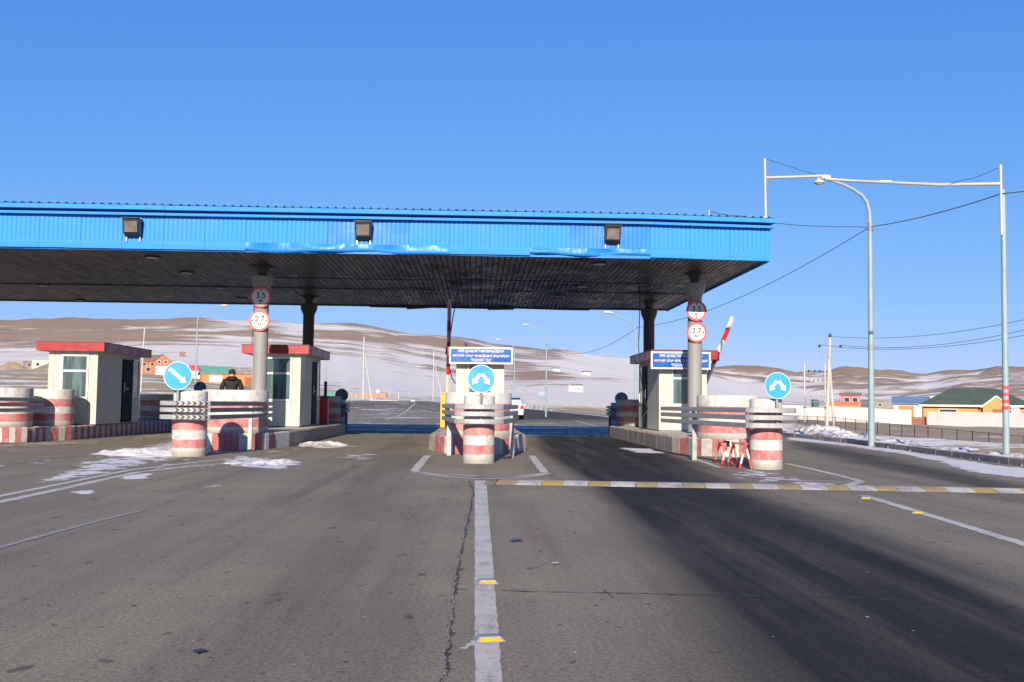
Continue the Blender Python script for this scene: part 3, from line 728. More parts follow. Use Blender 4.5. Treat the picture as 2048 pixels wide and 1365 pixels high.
# back edge trim, sagging in torn lengths
x1 = XR-.02; lens = [3., 1.2, 1.7, 1.0, 2.2, .9, 1.4, 2.6]+[3.]*8
for k, L in enumerate(lens):
    x0 = x1-L; sag = [0, .03, .0, .07, .02, .09, .03, .0][k] if k < 8 else 0; tilt = random.uniform(-.015, .03) if k < 8 else 0
    mb = MB(); v = []
    for X, s in ((x0, sag), (x1, sag*.4+tilt)): v += [(X, YB-YF-.04, ZS-.03-s), (X, YB-YF, ZS-.03-s), (X, YB-YF, ZS+.9), (X, YB-YF-.04, ZS+.9)]
    mb.add(v, [(0, 1, 5, 4), (1, 2, 6, 5), (2, 3, 7, 6), (3, 0, 4, 7), (0, 3, 2, 1), (4, 5, 6, 7)]); obj('back_edge', mb, SOFF2 if k < 8 else SOFF, can); x1 = x0
# ceiling lamps
for (px, py) in [(305, 514), (373, 545), (440, 575), (484, 597), (1199, 527), (1165, 572), (86, 570), (160, 600)]:
    g = G(px, py, ZS); mb = MB(); mb.lathe([(.17, 0), (.17, .02), (.13, .03)], 20); 
    o = obj('ceiling_lamp', mb, M('lamp_cover', (.38, .37, .36), .35, 0, .06, 3), can, (g.x, g.y-YF, ZS-.035))
    o2 = obj('lamp_ring', MB().lathe([(.20, .01), (.20, .03), (.172, .03), (.172, .01)], 20, cap=False), COLD, o)
# columns
def colm(X, Y, in_shade):  # rear columns: darker copy of the grey, canopy shade put into the colour
    mb = MB(); mb.lathe([(.195, .36), (.195, ZS-.62), (.20, ZS-.60)], 28); o = obj('column', mb, COLM if not in_shade else M('column_shade_dark', (.045, .045, .05), .5, 0, .15, 2), can, (X, Y-YF, 0))
    mb = MB(); mb.lathe([(.20, ZS-.66), (.285, ZS-.46), (.30, ZS-.33), (.30, ZS-.28)], 8, smooth=False); obj('collar', mb, COLM if not in_shade else COLD, o)
    mb = MB(); mb.lathe([(.17, ZS-.28), (.12, ZS-.2), (.20, ZS-.03), (.34, ZS+.0)], 16); obj('column_head', mb, COLD, o)
    mb = MB(); mb.lathe([(.26, .38), (.26, .40)], 20); obj('base_plate', mb, COLD, o)
YC, YC2 = 27.4, 34.9
CXL, CXR = P(521, 700, YC).x, P(1389.5, 700, YC).x
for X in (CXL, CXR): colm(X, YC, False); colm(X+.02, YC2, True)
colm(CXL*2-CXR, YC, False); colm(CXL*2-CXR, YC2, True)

# floodlights on the fascia
def flood(px, py, label):
    p = P(px, py, YF-.25); t = thing('floodlight', label, 'floodlight', (p.x, YF-.02, p.z-.23), 0, 'box floodlights on the canopy fascia')
    w = .19; mb = MB()
    mb.add([(-w, -.20, .09), (w, -.20, .09), (w, 0, .0), (-w, 0, .0), (-w*1.05, -.30, .44), (w*1.05, -.30, .44), (w*1.05, 0, .44), (-w*1.05, 0, .44)], [(3, 2, 1, 0), (4, 5, 6, 7), (1, 2, 6, 5), (2, 3, 7, 6), (3, 0, 4, 7), (0, 1, 5, 4)])
    obj('housing', mb, BLACKM, t)
    mb = MB(); a = .155
    mb.add([(-a, -.222, .115), (a, -.222, .115), (a, -.296, .37), (-a, -.296, .37), (-a, -.235, .115), (a, -.235, .115), (a, -.309, .37), (-a, -.309, .37)], [(4, 5, 6, 7), (0, 3, 2, 1), (0, 1, 5, 4), (1, 2, 6, 5), (2, 3, 7, 6), (3, 0, 4, 7)])
    obj('lens', mb, LENS, t)
    mb = MB(); mb.box(-w*1.1, w*1.1, -.33, -.02, .445, .458); obj('visor', mb, BLACKM, t)
    for s in (-1, 1):
        mb = MB(); mb.box(s*w*.85-.015, s*w*.85+.015, -.05, -.028, -.09, .5); obj('bracket', mb, STEEL, t)
flood(262, 455, 'black box floodlight on the fascia above the striped kerb')
flood(726, 462, 'black box floodlight on the fascia beside the crumpled blue flashing')
flood(1226, 470, 'box floodlight with scratched silver lens on the darker blue fascia sheets')

# ------------------------------------------------------------------ islands
IH = .38
def island(cx, y0, y1, hw, kind, label_):
    root = struct(link('traffic_island', None)); root.location = (cx, y0, 0)
    r = .86; L = y1-y0; pts = []
    for k in range(10): a = math.pi*(1.5+.5*k/9); pts.append((r*math.cos(a), r+r*math.sin(a)))
    pts += [(r+.02, r+.35), (hw, r+1.15)]
    st = .22 if kind == 'striped' else 1.0
    yq = r+1.15+st
    while yq < L-r-1.2: pts.append((hw, yq)); yq += st
    pts += [(hw, L-r-1.15), (r+.02, L-r-.35)]
    for k in range(10): a = math.pi*(.5*k/9); pts.append((r*math.cos(a), L-r+r*math.sin(a)))
    lim = .24 if kind == 'striped' else .5
    sub = [pts[0]]
    for q in pts[1:]:
        p = sub[-1]; L_ = math.hypot(q[0]-p[0], q[1]-p[1]); k_ = max(1, int(math.ceil(L_/lim-.05))) if (p[1] < 2.2 or kind == 'striped') else 1
        for u in range(1, k_+1): sub.append((p[0]+(q[0]-p[0])*u/k_, p[1]+(q[1]-p[1])*u/k_))
    pts = sub
    left = [(-x, y) for x, y in pts[::-1]][1:-1]; loop = pts+left
    cen = [(x*.94, y*.985+.05) for x, y in loop]
    mb = MB(); mb.prism([(x*.93, r+(y-r)*.995 if y > r else r-(r-y)*.93) for x, y in loop], -.02, IH-.012); obj('island_top', mb, CONCL, root)
    k = len(loop)
    for i in range(k):
        a = np.array(loop[i]); b = np.array(loop[(i+1) % k]); t = b-a; ln = np.linalg.norm(t)
        if ln < .02: continue
        t = t/ln; nn = np.array((-t[1], t[0])); a2, b2 = a+t*.004, b-t*.004
        h = IH+random.uniform(-.006, .006); th = .15
        mb = MB(); o0 = random.uniform(-.006, .006)
        poly = [a2-nn*o0, b2-nn*o0, b2+nn*th, a2+nn*th]; z0 = -.05
        v = [(*p, z0) for p in poly]+[(*(p+nn*.0), h-.03) for p in poly[:2]]+[(*(p+nn*.035), h) for p in poly[:2]]+[(*p, h) for p in poly[2:]]
        mb.add(v, [(0, 1, 5, 4), (4, 5, 7, 6), (6, 7, 8, 9), (1, 2, 8, 7, 5), (0, 4, 6, 9, 3), (2, 3, 9, 8)])
        front = loop[i][1] < r+1.0
        if kind == 'striped': mt = (KRED, KWHT)[i % 2]
        elif front: mt = (KRED, KWHT)[(i//2) % 2]
        else: mt = KGRY
        obj('kerb_block', mb, mt, root)
    return root
XI = [P(470, 800, 23.6).x, P(957, 800, 22.9).x, P(1449, 800, 23.2).x, -12.2]
ISL = [(XI[0], 22.75, 37.4, 1.07, 'plain'), (XI[1], 21.9, 37.2, 1.15, 'plain'), (XI[2], 21.9, 37.2, 1.10, 'plain'), (XI[3], 25.5, 40.0, 1.22, 'striped')]
for c in ISL: island(*c, '')

# concrete rings and posts
RB = [(.13, .33), (.52, .73)]; PB = [(.13, .265), (.405, .555), (.68, .80)]
RINGM = stripes('ring_paint', RB, 1.0); POSTM = stripes('post_paint', PB, 1.28)
def ring(X, Y, r, h, label):
    mb = MB(); n = 56; pr = [(r*1.0, 0), (r*1.0, .02), (r*1.003, h*.5), (r*.995, h-.02), (r*.985, h), (r-.11, h), (r-.115, h*.9)]
    mb.lathe(pr, n, cap=False); mb.lathe([(r-.115, h*.9), (.01, h*.88)], n, 1, cap=False)
    o = obj('concrete_ring', mb, [RINGM, SNOW], None, (X, Y, IH)); tag(o, label, 'concrete ring', 'striped concrete rings on the islands')
    for p in range(8):                                     # chipped rim
        a = random.uniform(0, 6.28)
    return o
ring(XI[0], 23.65, .76, .98, 'fat red and white concrete ring beside the black-jacketed person')
ring(XI[1], 22.75, .76, .98, 'fat red and white concrete ring in front of the middle booth')
ring(XI[2], 22.85, .72, .98, 'fat red and white concrete ring behind the small striped trestles')
ring(P(62, 800, 26.5).x-.76, 26.5, .76, 1.0, 'fat red and white concrete ring on the nose of the striped-kerb island')
ring(P(146, 800, 28.2).x-.58, 28.2, .58, 1.0, 'red and white concrete ring up against the booth with the black door')
ring(XI[0], 36.3, .74, .95, 'shaded concrete ring at the back of the island with the red cabinet')
ring(XI[2], 36.0, .74, .95, 'shaded concrete ring at the back of the island with the trailing cable')
ring(XI[3]+.1, 38.6, .74, .95, 'shaded concrete ring behind the booth with the black door')
def post(X, Y, r, h, label):
    mb = MB(); mb.lathe([(r*1.01, 0), (r, .03), (r, h*.6), (r*.985, h-.03), (r*.96, h), (r*.2, h+.012)], 44)
    o = obj('concrete_post', mb, POSTM, None, (X, Y, 0)); return tag(o, label, 'concrete post', 'striped concrete posts ahead of the islands')
gL, gC, gR = G(368, 914), G(957, 928), G(1541.5, 940)
PX = [(gL.x, gL.y+.33), (gC.x, gC.y+.3), (gR.x, gR.y+.29)]
post(*PX[0], .335, 1.30, 'thick striped concrete post under the sign with one diagonal arrow')
post(*PX[1], .295, 1.26, 'thick striped concrete post on the middle island under the two-arrow sign')
post(*PX[2], .29, 1.25, 'thick striped concrete post next to the small striped trestles')
post(-12.3, 21.6, .32, 1.26, 'thick striped concrete post ahead of the striped-kerb island')
PXR = [(XI[0]+.05, 40.6), (XI[2]-.05, 40.4), (XI[3]+.25, 43.0)]
post(*PXR[0], .31, 1.22, 'shaded concrete post at the far end of the island with the red cabinet')
post(*PXR[1], .31, 1.22, 'shaded concrete post at the far end of the island with the trailing cable')
post(*PXR[2], .31, 1.22, 'shaded concrete post at the far end of the striped-kerb island')

# guard rails bent round the posts
def path_bar(path, z0, z1, th, mb=None, mi=0):
    mb = mb or MB(); k = len(path); v = []; nm = []
    for i in range(k):
        t = np.array(path[min(i+1, k-1)])-np.array(path[max(i-1, 0)]); t = t/np.linalg.norm(t); nm.append(np.array((t[1], -t[0])))
    for i in range(k):
        p = np.array(path[i]); o = p+nm[i]*th/2; q = p-nm[i]*th/2
        b = .008
        v += [(*q, z0), (*(o-nm[i]*b), z0), (*o, z0+b), (*o, z1-b), (*(o-nm[i]*b), z1), (*q, z1)]
    mb.add(v, [(6*i+j, 6*i+6+j, 6*i+6+(j+1) % 6, 6*i+(j+1) % 6) for i in range(k-1) for j in range(6)], mi)
    mb.add(v, [tuple(range(6)), tuple(range(6*k-1, 6*k-7, -1))], mi); return mb
def guard(px, py, rl, rr_, back, label, rails, front=.46, wid=.42, chev=False, mat=None, flip=1):
    t = thing('guard_rail', label, 'guard rail', (px, py, 0), 0 if flip > 0 else math.pi, 'three-bar guard rails round the posts')
    mat = mat or RAILM
    arc = [(wid*math.sin(a), -front+.0+.10*(1-math.cos(a))*2.2) for a in np.linspace(-1.15, 1.15, 13)]
    arc = [(x*1.12, y) for x, y in arc]
    path = [(-rl[1], back), (-rl[0], rl[2])]+arc+[(rr_[0], rr_[2]), (rr_[1], back)]
    for (z0, z1) in rails:
        o = obj('rail_bar', path_bar(path, z0, z1, .045), mat, t)
        if chev:
            mb = MB(); sg = path[6:]; pts = []
            dist = 0; acc = []
            fine_ = []
            for i in range(len(sg)-1):
                a, b = np.array(sg[i]), np.array(sg[i+1]); L = np.linalg.norm(b-a); k = max(1, int(L/.01))
                for j in range(k): fine_.append((a+(b-a)*j/k, (b-a)/L))
            step = 7
            hz = (z1-z0)*.40; zc = (z0+z1)/2
            def pt(i, z):
                i = min(max(i, 0), len(fine_)-1); p, tt = fine_[i]; nn = np.array((tt[1], -tt[0])); q = p+nn*(.0225+.004); return (*q, z)
            i = 4; last = int(len(fine_)*.82)
            while i < last:
                mb.add([pt(i, zc-hz), pt(i+4, zc-hz), pt(i+8, zc), pt(i+4, zc)], [(0, 1, 2, 3)]); mb.add([pt(i+4, zc), pt(i+8, zc), pt(i+4, zc+hz), pt(i, zc+hz)], [(0, 1, 2, 3)]); i += 10
            c = obj('chevron_print', mb, BLACKP, o)
    for s, e in ((-1, rl), (1, rr_)):
        mb = MB(); mb.box(s*e[0]-.045-s*.07, s*e[0]+.045-s*.07, e[2]-.03, e[2]+.03, -.02, rails[-1][1]-.02); obj('support_post', mb, mat, t)
    return t
RZ = [(.735, .825), (.875, .965), (1.005, 1.095)]
guard(PX[1][0], PX[1][1], (.70, .82, 2.6), (.76, .88, 2.0), 4.0, 'three-bar steel guard rail wrapped round the middle striped post', RZ)
guard(PX[0][0], PX[0][1], (.72, .85, 2.4), (.76, .86, 2.3), 4.2, 'three-bar guard rail with black chevrons round the single-arrow post', [(a, b) for a, b in RZ], front=.49, wid=.46, chev=True)
guard(PX[2][0], PX[2][1], (.80, .98, 2.6), (.72, .85, 2.6), 4.9, 'three-bar steel guard rail behind the small striped trestles', RZ)
guard(-12.3, 21.6, (.72, .85, 2.4), (.76, .92, 2.4), 5.0, 'three-bar guard rail ahead of the striped-kerb island', [(a+.04, b+.04) for a, b in RZ])
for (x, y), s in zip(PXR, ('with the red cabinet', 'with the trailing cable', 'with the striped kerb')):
    guard(x, y, (.72, .85, 2.3), (.72, .85, 2.3), 4.2, 'shaded guard rail at the far end of the island '+s, RZ, mat=RAIL_SHADE, flip=-1)

# ------------------------------------------------------------------ arrow signs on posts
def arrow(mb, c, ang, L, w, hw, hl, y):
    d = np.array((math.cos(ang), math.sin(ang))); nn = np.array((-d[1], d[0])); s = np.array(c)-d*L/2; e = np.array(c)+d*L/2; h = e-d*hl
    pts = [s+nn*w, s-nn*w, h-nn*w, h-nn*hw, e, h+nn*hw, h+nn*w]; k = 7
    v = [(p[0], y, p[1]) for p in pts]+[(p[0], y+.003, p[1]) for p in pts]
    mb.add(v, [tuple(range(k)), tuple(range(2*k-1, k-1, -1))]+[(i, k+i, k+(i+1) % k, (i+1) % k) for i in range(k)])
def arrow_sign(X, Y, zc, r, kind, label, back=False):
    t = thing('arrow_sign', label, 'road sign', (X, Y, 0), math.pi if back else 0, 'round keep-this-way signs')
    mb = MB(); mb.tube([(0, .02, .72), (0, .02, zc+.1)], .026, 10); obj('sign_post', mb, STEEL, t)
    mb = MB(); mb.disc_y((0, zc), r, -.025, -.012, 48, 0); d = obj('sign_disc', mb, SIGNBACK, t)
    mb = MB(); mb.disc_y((0, zc), r*.955, -.028, -.0252, 48, 0); obj('sign_face', mb, SIGNB, t)
    mb = MB(); mb.disc_y((0, zc), r, -.0285, -.0253, 48, 0, r*.957); obj('sign_rim', mb, SIGNW, t)
    k = r/.265
    for (cx_, cz_, an, L) in ([(.0, .0, -.70, .42)] if kind == 1 else [(-.092, -.01, -math.pi+.97, .25), (.092, -.01, -.97, .25)]):
        mb = MB(); w = .03 if kind == 2 else .03
        arrow(mb, (cx_*k, zc+cz_*k), an, L*k, (.034 if kind == 2 else .033)*k, .072*k, .105*k, -.033); obj('arrow', mb, SIGNW, t)
    mb = MB(); mb.box(-.05, .05, -.012, .04, zc-.1, zc+.1) ; obj('back_bracket', mb, SIGNBACK, t)
    return t
def sgn(px, py, Y, kind, rpx, label):
    p = P(px, py, Y); return arrow_sign(p.x, Y, p.z, rpx*Y/FPX, kind, label)
sgn(356.5, 752, PX[0][1]-.405, 1, 27.8, 'round blue sign with one white arrow pointing diagonally down')
sgn(962.5, 758, PX[1][1]-.375, 2, 28.0, 'round blue two-arrow sign in front of the middle booth')
sgn(1554.5, 771.5, PX[2][1]-.37, 2, 26.8, 'round blue two-arrow sign by the small striped trestles')
for (x, y), (px, py), s in zip(PXR, ((683, 791), (1243, 798), (400, 776)), ('above the red cabinet island', 'above the trailing-cable island', 'peeping out behind the single-arrow post')):
    p = P(px, py, y+.42); arrow_sign(p.x, y+.42, p.z, .27, 2, 'dark back of a round sign '+s, back=True)

# ------------------------------------------------------------------ limit signs on the columns
def limit_sign(px, py, Y, rpx, txt, kind, label):
    p = P(px, py, Y); r = rpx*Y/FPX
    t = thing('limit_sign', label, 'road sign', (p.x, Y, p.z), 0, 'round limit signs on the canopy columns')
    mb = MB(); mb.disc_y((0, 0), r, 0, .012, 44); obj('sign_plate', mb, SIGNBACK, t)
    mb = MB(); mb.disc_y((0, 0), r*.80, -.004, -.0003, 44); obj('sign_face', mb, SIGNW, t)
    mb = MB(); mb.disc_y((0, 0), r, -.0045, -.0004, 44, 0, r*.802); obj('red_ring', mb, SIGNR, t)
    me = text_mesh(txt, r*.78); me.materials.append(SIGNK); o = link('number', me, t, (0, -.007, r*.14))
    me = text_mesh('м', r*.50); me.materials.append(SIGNK); o = link('unit_letter', me, t, (0, -.007, -r*.34))
    for s in (-1, 1):
        mb = MB(); a = r*.74; h = r*.17
        tri = [(s*a, -h*.8), (s*a, h*.8), (s*(a-h*1.2), 0)] if kind == 'w' else [(-h*.8, s*a), (h*.8, s*a), (0, s*(a-h*1.2))]
        mb.add([(x, -.0075, z) for x, z in tri]+[(x, -.0045, z) for x, z in tri], [(0, 1, 2), (5, 4, 3), (0, 3, 4, 1), (1, 4, 5, 2), (2, 5, 3, 0)]); obj('triangle', mb, SIGNK, t)
    for s in (-.5, .5):
        mb = MB(); mb.box(-.20, .20, .0125, .06, s*r-.015, s*r+.015); obj('band_clamp', mb, BLACKM, t)
YS = YC-.25
limit_sign(521.5, 594.5, YS, 20.8, '3.5', 'h', 'round 3.5 height limit sign on the column beside the black-jacketed person')
limit_sign(519, 641.5, YS, 20.9, '2.7', 'w', 'round 2.7 width limit sign on the column beside the black-jacketed person')
limit_sign(1393, 622, YS, 20.8, '3.5', 'h', 'round 3.5 height limit sign, half sunlit, on the column by the raised boom')
limit_sign(1393.5, 665, YS, 20.6, '2.7', 'w', 'round 2.7 width limit sign on the column by the raised boom')

# ------------------------------------------------------------------ booths
def booth(X0, Y0, W, D, label, side, win, roof_label=''):
    """X0,Y0 = front-left corner on the island; side = which long side carries the door (+1 right)"""
    H = 2.11; t = thing('toll_booth', label, 'toll booth', (X0, Y0, IH), 0, 'cream toll booths under the canopy')
    fx0, fx1, fz0, fz1 = win
    mb = MB(); mb.box(.03, W-.03, .03, D-.03, .0, H); obj('booth_body', mb, CREAM, t)
    # cladding panels, front
    edges = [0, .16, fx0-.06, fx1+.06, W-.17, W]
    for a, b in zip(edges[:-1], edges[1:]):
        if b-a < .03: continue
        if abs(a-(fx0-.06)) < 1e-6:
            for (z0, z1) in ((.02, fz0-.06), (fz1+.06, H)):
                obj('wall_panel', MB().box(a+.004, b-.004, 0, .028, z0, z1-.002), CREAM, t)
        else: obj('wall_panel', MB().box(a+.004, b-.004, -(.006 if a in (0, W-.17) else 0), .028, .02, H-.002), CREAMD if a in (0,) else CREAM, t)
    # front window: frame, two panes, transom
    w = obj('window', MB().box(fx0, fx1, .0, .029, fz0, fz1), GLASSD, t)
    f = MB(); e = .055
    f.box(fx0-e, fx1+e, -.022, .012, fz1, fz1+e); f.box(fx0-e, fx1+e, -.03, .012, fz0-e, fz0); f.box(fx0-e, fx0, -.022, .012, fz0, fz1); f.box(fx1, fx1+e, -.022, .012, fz0, fz1)
    zt = fz0+(fz1-fz0)*.64; f.box(fx0, fx1, -.02, .012, zt-.03, zt+.03); obj('frame', f, WHITEF, w)
    obj('pane', MB().box(fx0+.01, fx1-.01, -.008, -.002, zt+.03, fz1-.005), GLASS, w); obj('pane', MB().box(fx0+.01, fx1-.01, -.008, -.002, fz0+.005, zt-.03), GLASS, w)
    # long sides
    for s in (-1, 1):
        xs0 = W if s > 0 else 0
        def sb_(a, b, z0, z1, p0, p1): return MB().box(min(xs0+s*p0, xs0+s*p1), max(xs0+s*p0, xs0+s*p1), a, b, z0, z1)
        if s == side:
            d0, d1 = D*.56, D*.56+.88
            for a, b in ((.004, .75), (.758, d0-.05), (d1+.62, D-.004)):
                if b > a: obj('wall_panel', sb_(a, b, .02, H-.002, -.028, 0), CREAM, t)
            obj('wall_panel', sb_(d0-.046, d1+.612, 2.06, H-.002, -.028, 0), CREAM, t)
            dr = obj('door', sb_(d0, d1, .04, 1.98, -.02, .018), M('door_black', (.010, .010, .012), .7, 0, .2, 6, spec=.15), t)
            obj('handle', sb_(d0+.08, d0+.13, .95, 1.25, .0185, .05), STEEL, dr); obj('letter_plate', sb_(d0+.3, d0+.5, 1.05, 1.10, .0185, .03), STEEL, dr)
            sw = obj('side_window', sb_(d1+.06, d1+.56, .85, 1.99, -.02, .004), GLASS, t)
            fr = MB()
            for (a, b, z0, z1) in ((d1+.02, d1+.60, 1.96, 2.03), (d1+.02, d1+.60, .80, .86), (d1+.02, d1+.07, .86, 2.0), (d1+.55, d1+.60, .86, 2.0), (d1+.07, d1+.55, 1.22, 1.27)):
                fr.box(min(xs0+s*-.01, xs0+s*.022), max(xs0+s*-.01, xs0+s*.022), a, b, z0, z1)
            obj('frame', fr, WHITEF, sw); obj('wall_panel', sb_(d1+.02, d1+.60, .02, .79, -.028, 0), CREAM, t)
        else:
            a = .004
            while a < D-.1:
                b = min(a+.74, D-.004)
                obj('wall_panel', sb_(a, b, .02, H-.002, -.028, 0), CREAM, t); a = b+.008
            sw = obj('side_window', sb_(1.0, 2.1, .95, 1.95, 0.001, .006), GLASS, t)
            fr = MB()
            for (q, b, z0, z1) in ((.95, 2.15, 1.95, 2.0), (.95, 2.15, .9, .95), (.95, 1.0, .95, 1.95), (2.1, 2.15, .95, 1.95), (1.53, 1.57, .95, 1.95)):
                fr.box(min(xs0, xs0+s*.024), max(xs0, xs0+s*.024), q, b, z0, z1)
            obj('frame', fr, WHITEF, sw)
    # red roof slab with projecting fascia boards
    ov = .26; rf = obj('roof', MB().box(-ov+.03, W+ov-.03, -ov+.03, D+ov-.03, H+.0, H+.05), CREAM, t)
    z0, z1 = H+.003, H+.245
    for nm, bx in (('fascia_board', (-ov, W+ov, -ov, -ov+.028)), ('fascia_board', (-ov, W+ov, D+ov-.028, D+ov)), ('fascia_board', (-ov, -ov+.028, -ov+.029, D+ov-.029)), ('fascia_board', (W+ov-.028, W+ov, -ov+.029, D+ov-.029))):
        obj(nm, MB().box(*bx, z0, z1), REDROOF, rf)
    obj('roof_deck', MB().box(-ov-.015, W+ov+.015, -ov-.015, D+ov+.015, z1+.001, z1+.02), M('roof_dark_red', (.16, .02, .03), .5), rf)
    obj('plinth', MB().box(.01, W-.01, .01, D-.01, -.04, .018), M('plinth_grey', (.14, .135, .13), .7), t)
    return t
Wb, Db = 1.40, 3.65
c1 = P(193, 800, 29.2); booth(c1.x-Wb, 29.2, Wb, Db, 'cream toll booth with black door beside the striped kerb', 1, (.42, 1.09, .80, 1.97))
c2 = P(600, 800, 29.2); b2 = booth(c2.x-Wb, 29.2, Wb, Db, 'cream toll booth behind the grey column and black-jacketed person', 1, (.40, 1.10, .80, 1.97))
c3 = P(912, 800, 29.2); b3 = booth(c3.x, 29.2, 1.40, Db, 'cream toll booth on the middle island under a blue banner', 1, (.38, 1.00, .80, 1.97))
c4 = P(1318, 800, 29.2); b4 = booth(c4.x, 29.2, 1.42, Db, 'cream toll booth under a blue banner by the trailing cable', -1, (.42, 1.08, .80, 1.97))
mb = MB(); mb.box(Wb+.001, Wb+.008, .12, .72, 1.35, 2.2); o = obj('wall_notice', mb, M('notice_paper', (.62, .64, .68), .5, 0, .10, 5), b2)
tag(o, 'pale notice sheet on the side wall')
# blue banners
def banner(px0, px1, py0, py1, Y, lines, label, rz=.0):
    a, b = P(px0, py1, Y), P(px1, py0, Y); W = b.x-a.x; H = P((px0+px1)/2, py0, Y).z-P((px0+px1)/2, py1, Y).z
    t = thing('name_banner', label, 'sign', (a.x+W/2, Y, P((px0+px1)/2, py1, Y).z), rz, 'blue name banners over the booths')
    obj('banner_frame', MB().box(-W/2, W/2, -.02, .03, 0, H), SIGNW, t)
    e = .05; obj('banner_face', MB().box(-W/2+e, W/2-e, -.026, -.0203, e, H-e), BANB, t)
    for (txt, zc, sz, wd) in lines:
        me = text_mesh(txt, sz*H); xs_ = [v.co.x for v in me.vertices]; k = wd*W/(max(xs_)-min(xs_)); me.transform(Matrix.Scale(k, 4, (1, 0, 0)))
        me.materials.append(SIGNW); link('lettering', me, t, (0, -.028, zc*H))
    return t
lines = [('А0401 дугаартай Улаанбаатар-Дархан', .77, .235, .72), ('чиглэлийн улсын чанартай авто замд байрлах', .49, .225, .90), ('"РАШААНТ ТАЦ"', .22, .235, .32)]
bn1 = banner(898, 1026, 695, 728.5, 28.88, lines, 'blue banner with three lines of white lettering, on the middle booth')
bn2 = banner(1301.5, 1421, 704, 739, 28.88, [('А0401 дугаар Улаанбаатар-Дархан', .77, .235, .72)]+lines[1:], 'blue banner with three lines of white lettering, half behind a column')
# security camera on the middle banner
p = P(932, 697, 28.9); t = thing('security_camera', 'small black security camera standing on the middle blue banner', 'camera', p)
obj('mount', MB().tube([(0, .02, -.0), (0, .02, .09)], .015, 8), BLACKM, t); obj('camera_body', MB().box(-.06, .06, -.09, .07, .075, .17), BLACKP, t)
obj('camera_lens', MB().disc_y((0, .12), .028, -.10, -.0902, 16), GLASSD, t)
mb = MB(); mb.box(-.04, .02, -.0, .05, -.0, .0)

# ------------------------------------------------------------------ boom barriers
def boom_arm(t, p0, p1, n, w=.05, shade=False):
    p0, p1 = Vector(p0), Vector(p1)
    for i in range(n):
        a = p0.lerp(p1, i/n); b = p0.lerp(p1, (i+1)/n-.002)
        mb = MB(); mb.tube([a, b], w, 4, smooth=False); obj('arm_section', mb, REDP if i in (2, 4, 6) else WHP, t)
t = thing('boom_barrier', 'raised boom barrier with yellow cabinet on the middle island', 'barrier', (P(890, 800, 31.0).x, 31.0, IH), 0)
o = obj('cabinet', MB().box(-.13, .13, -.14, .14, 0, 1.02), YEL, t); obj('cabinet_cap', MB().box(-.15, .15, -.16, .16, 1.021, 1.06), YEL, o)
tp = P(899.5, 600, 31.0); boom_arm(t, (.085, -.2, .95), (tp.x-t.location.x, -.2, tp.z-IH), 9, .06)
pr = P(900, 704, 31.0); obj('arm_clamp', MB().box(pr.x-t.location.x-.13, pr.x-t.location.x+.09, -.28, -.12, pr.z-IH-.10, pr.z-IH+.1), REDP, t)
t = thing('boom_barrier', 'slanting red and white boom raised beside the right-hand booth', 'barrier', (7.35, 33.5, IH), 0)
o = obj('cabinet', MB().box(-.14, .14, -.15, .15, 0, 1.0), REDP, t)
e = P(1463, 635, 33.5); s0 = P(1405, 775, 33.5); boom_arm(t, (s0.x-7.35, -.2, s0.z-IH), (e.x-7.35, -.2, e.z-IH), 6, .075)
q = P(1427, 715, 33.5); obj('arm_clamp', MB().box(q.x-7.35-.09, q.x-7.35+.12, -.31, -.09, q.z-IH-.13, q.z-IH+.13), REDP, t)
q = P(648, 800, 33.6); t = thing('boom_barrier', 'dark red barrier cabinet with a short black post behind a booth', 'barrier', (q.x, 33.6, IH), 0)
obj('cabinet', MB().box(-.15, .15, -.15, .15, 0, .88), REDP, t); obj('cabinet_cap', MB().box(-.16, .16, -.16, .16, .881, .91), COLD, t); obj('arm_stub', MB().box(-.0, .09, -.05, .05, .911, 1.42), BLACKM, t)
# ------------------------------------------------------------------ trestles
def trestle(pipe, legs, label):
    c = G(sum(q[1][0] for q in legs)/len(legs), max(q[1][1] for q in legs))
    t = thing('trestle', label, 'trestle', c, 0, 'small red and white striped trestles')
    Y = c.y
    a, b = [P(*p, Y+.12) for p in pipe]; obj('top_pipe', MB().tube([a-c, b-c], .022, 10), M('rusty_pipe', (.16, .12, .10), .6, .2, .5, 12, .1, (.5, .48, .45), .9), t)
    for top, l1, l2 in legs:
        T = P(*top, Y+.12)-c
        for k, lp in enumerate((l1, l2)):
            g = G(*lp); g = g-c; z = g.z
            for i in range(5):
                s = T.lerp(g, i/5); e = T.lerp(g, (i+1)/5-.004); obj('leg_section', MB().tube([s, e], .021, 8), (REDP, REDP, WHP, WHP, REDP)[i] if k == 0 else (REDP, WHP, WHP, REDP, REDP)[i], t)
trestle([(1437, 883), (1459, 884.5)], [((1440, 884), (1429, 926), (1448, 928)), ((1456, 885), (1443, 930), (1465, 932))], 'striped trestle tucked behind the other trestle')
trestle([(1463, 886), (1497, 888.5)], [((1467, 887), (1454, 933), (1476, 934)), ((1491, 888.5), (1479, 938), (1503, 938.5))], 'striped trestle with its pipe end towards the striped post')

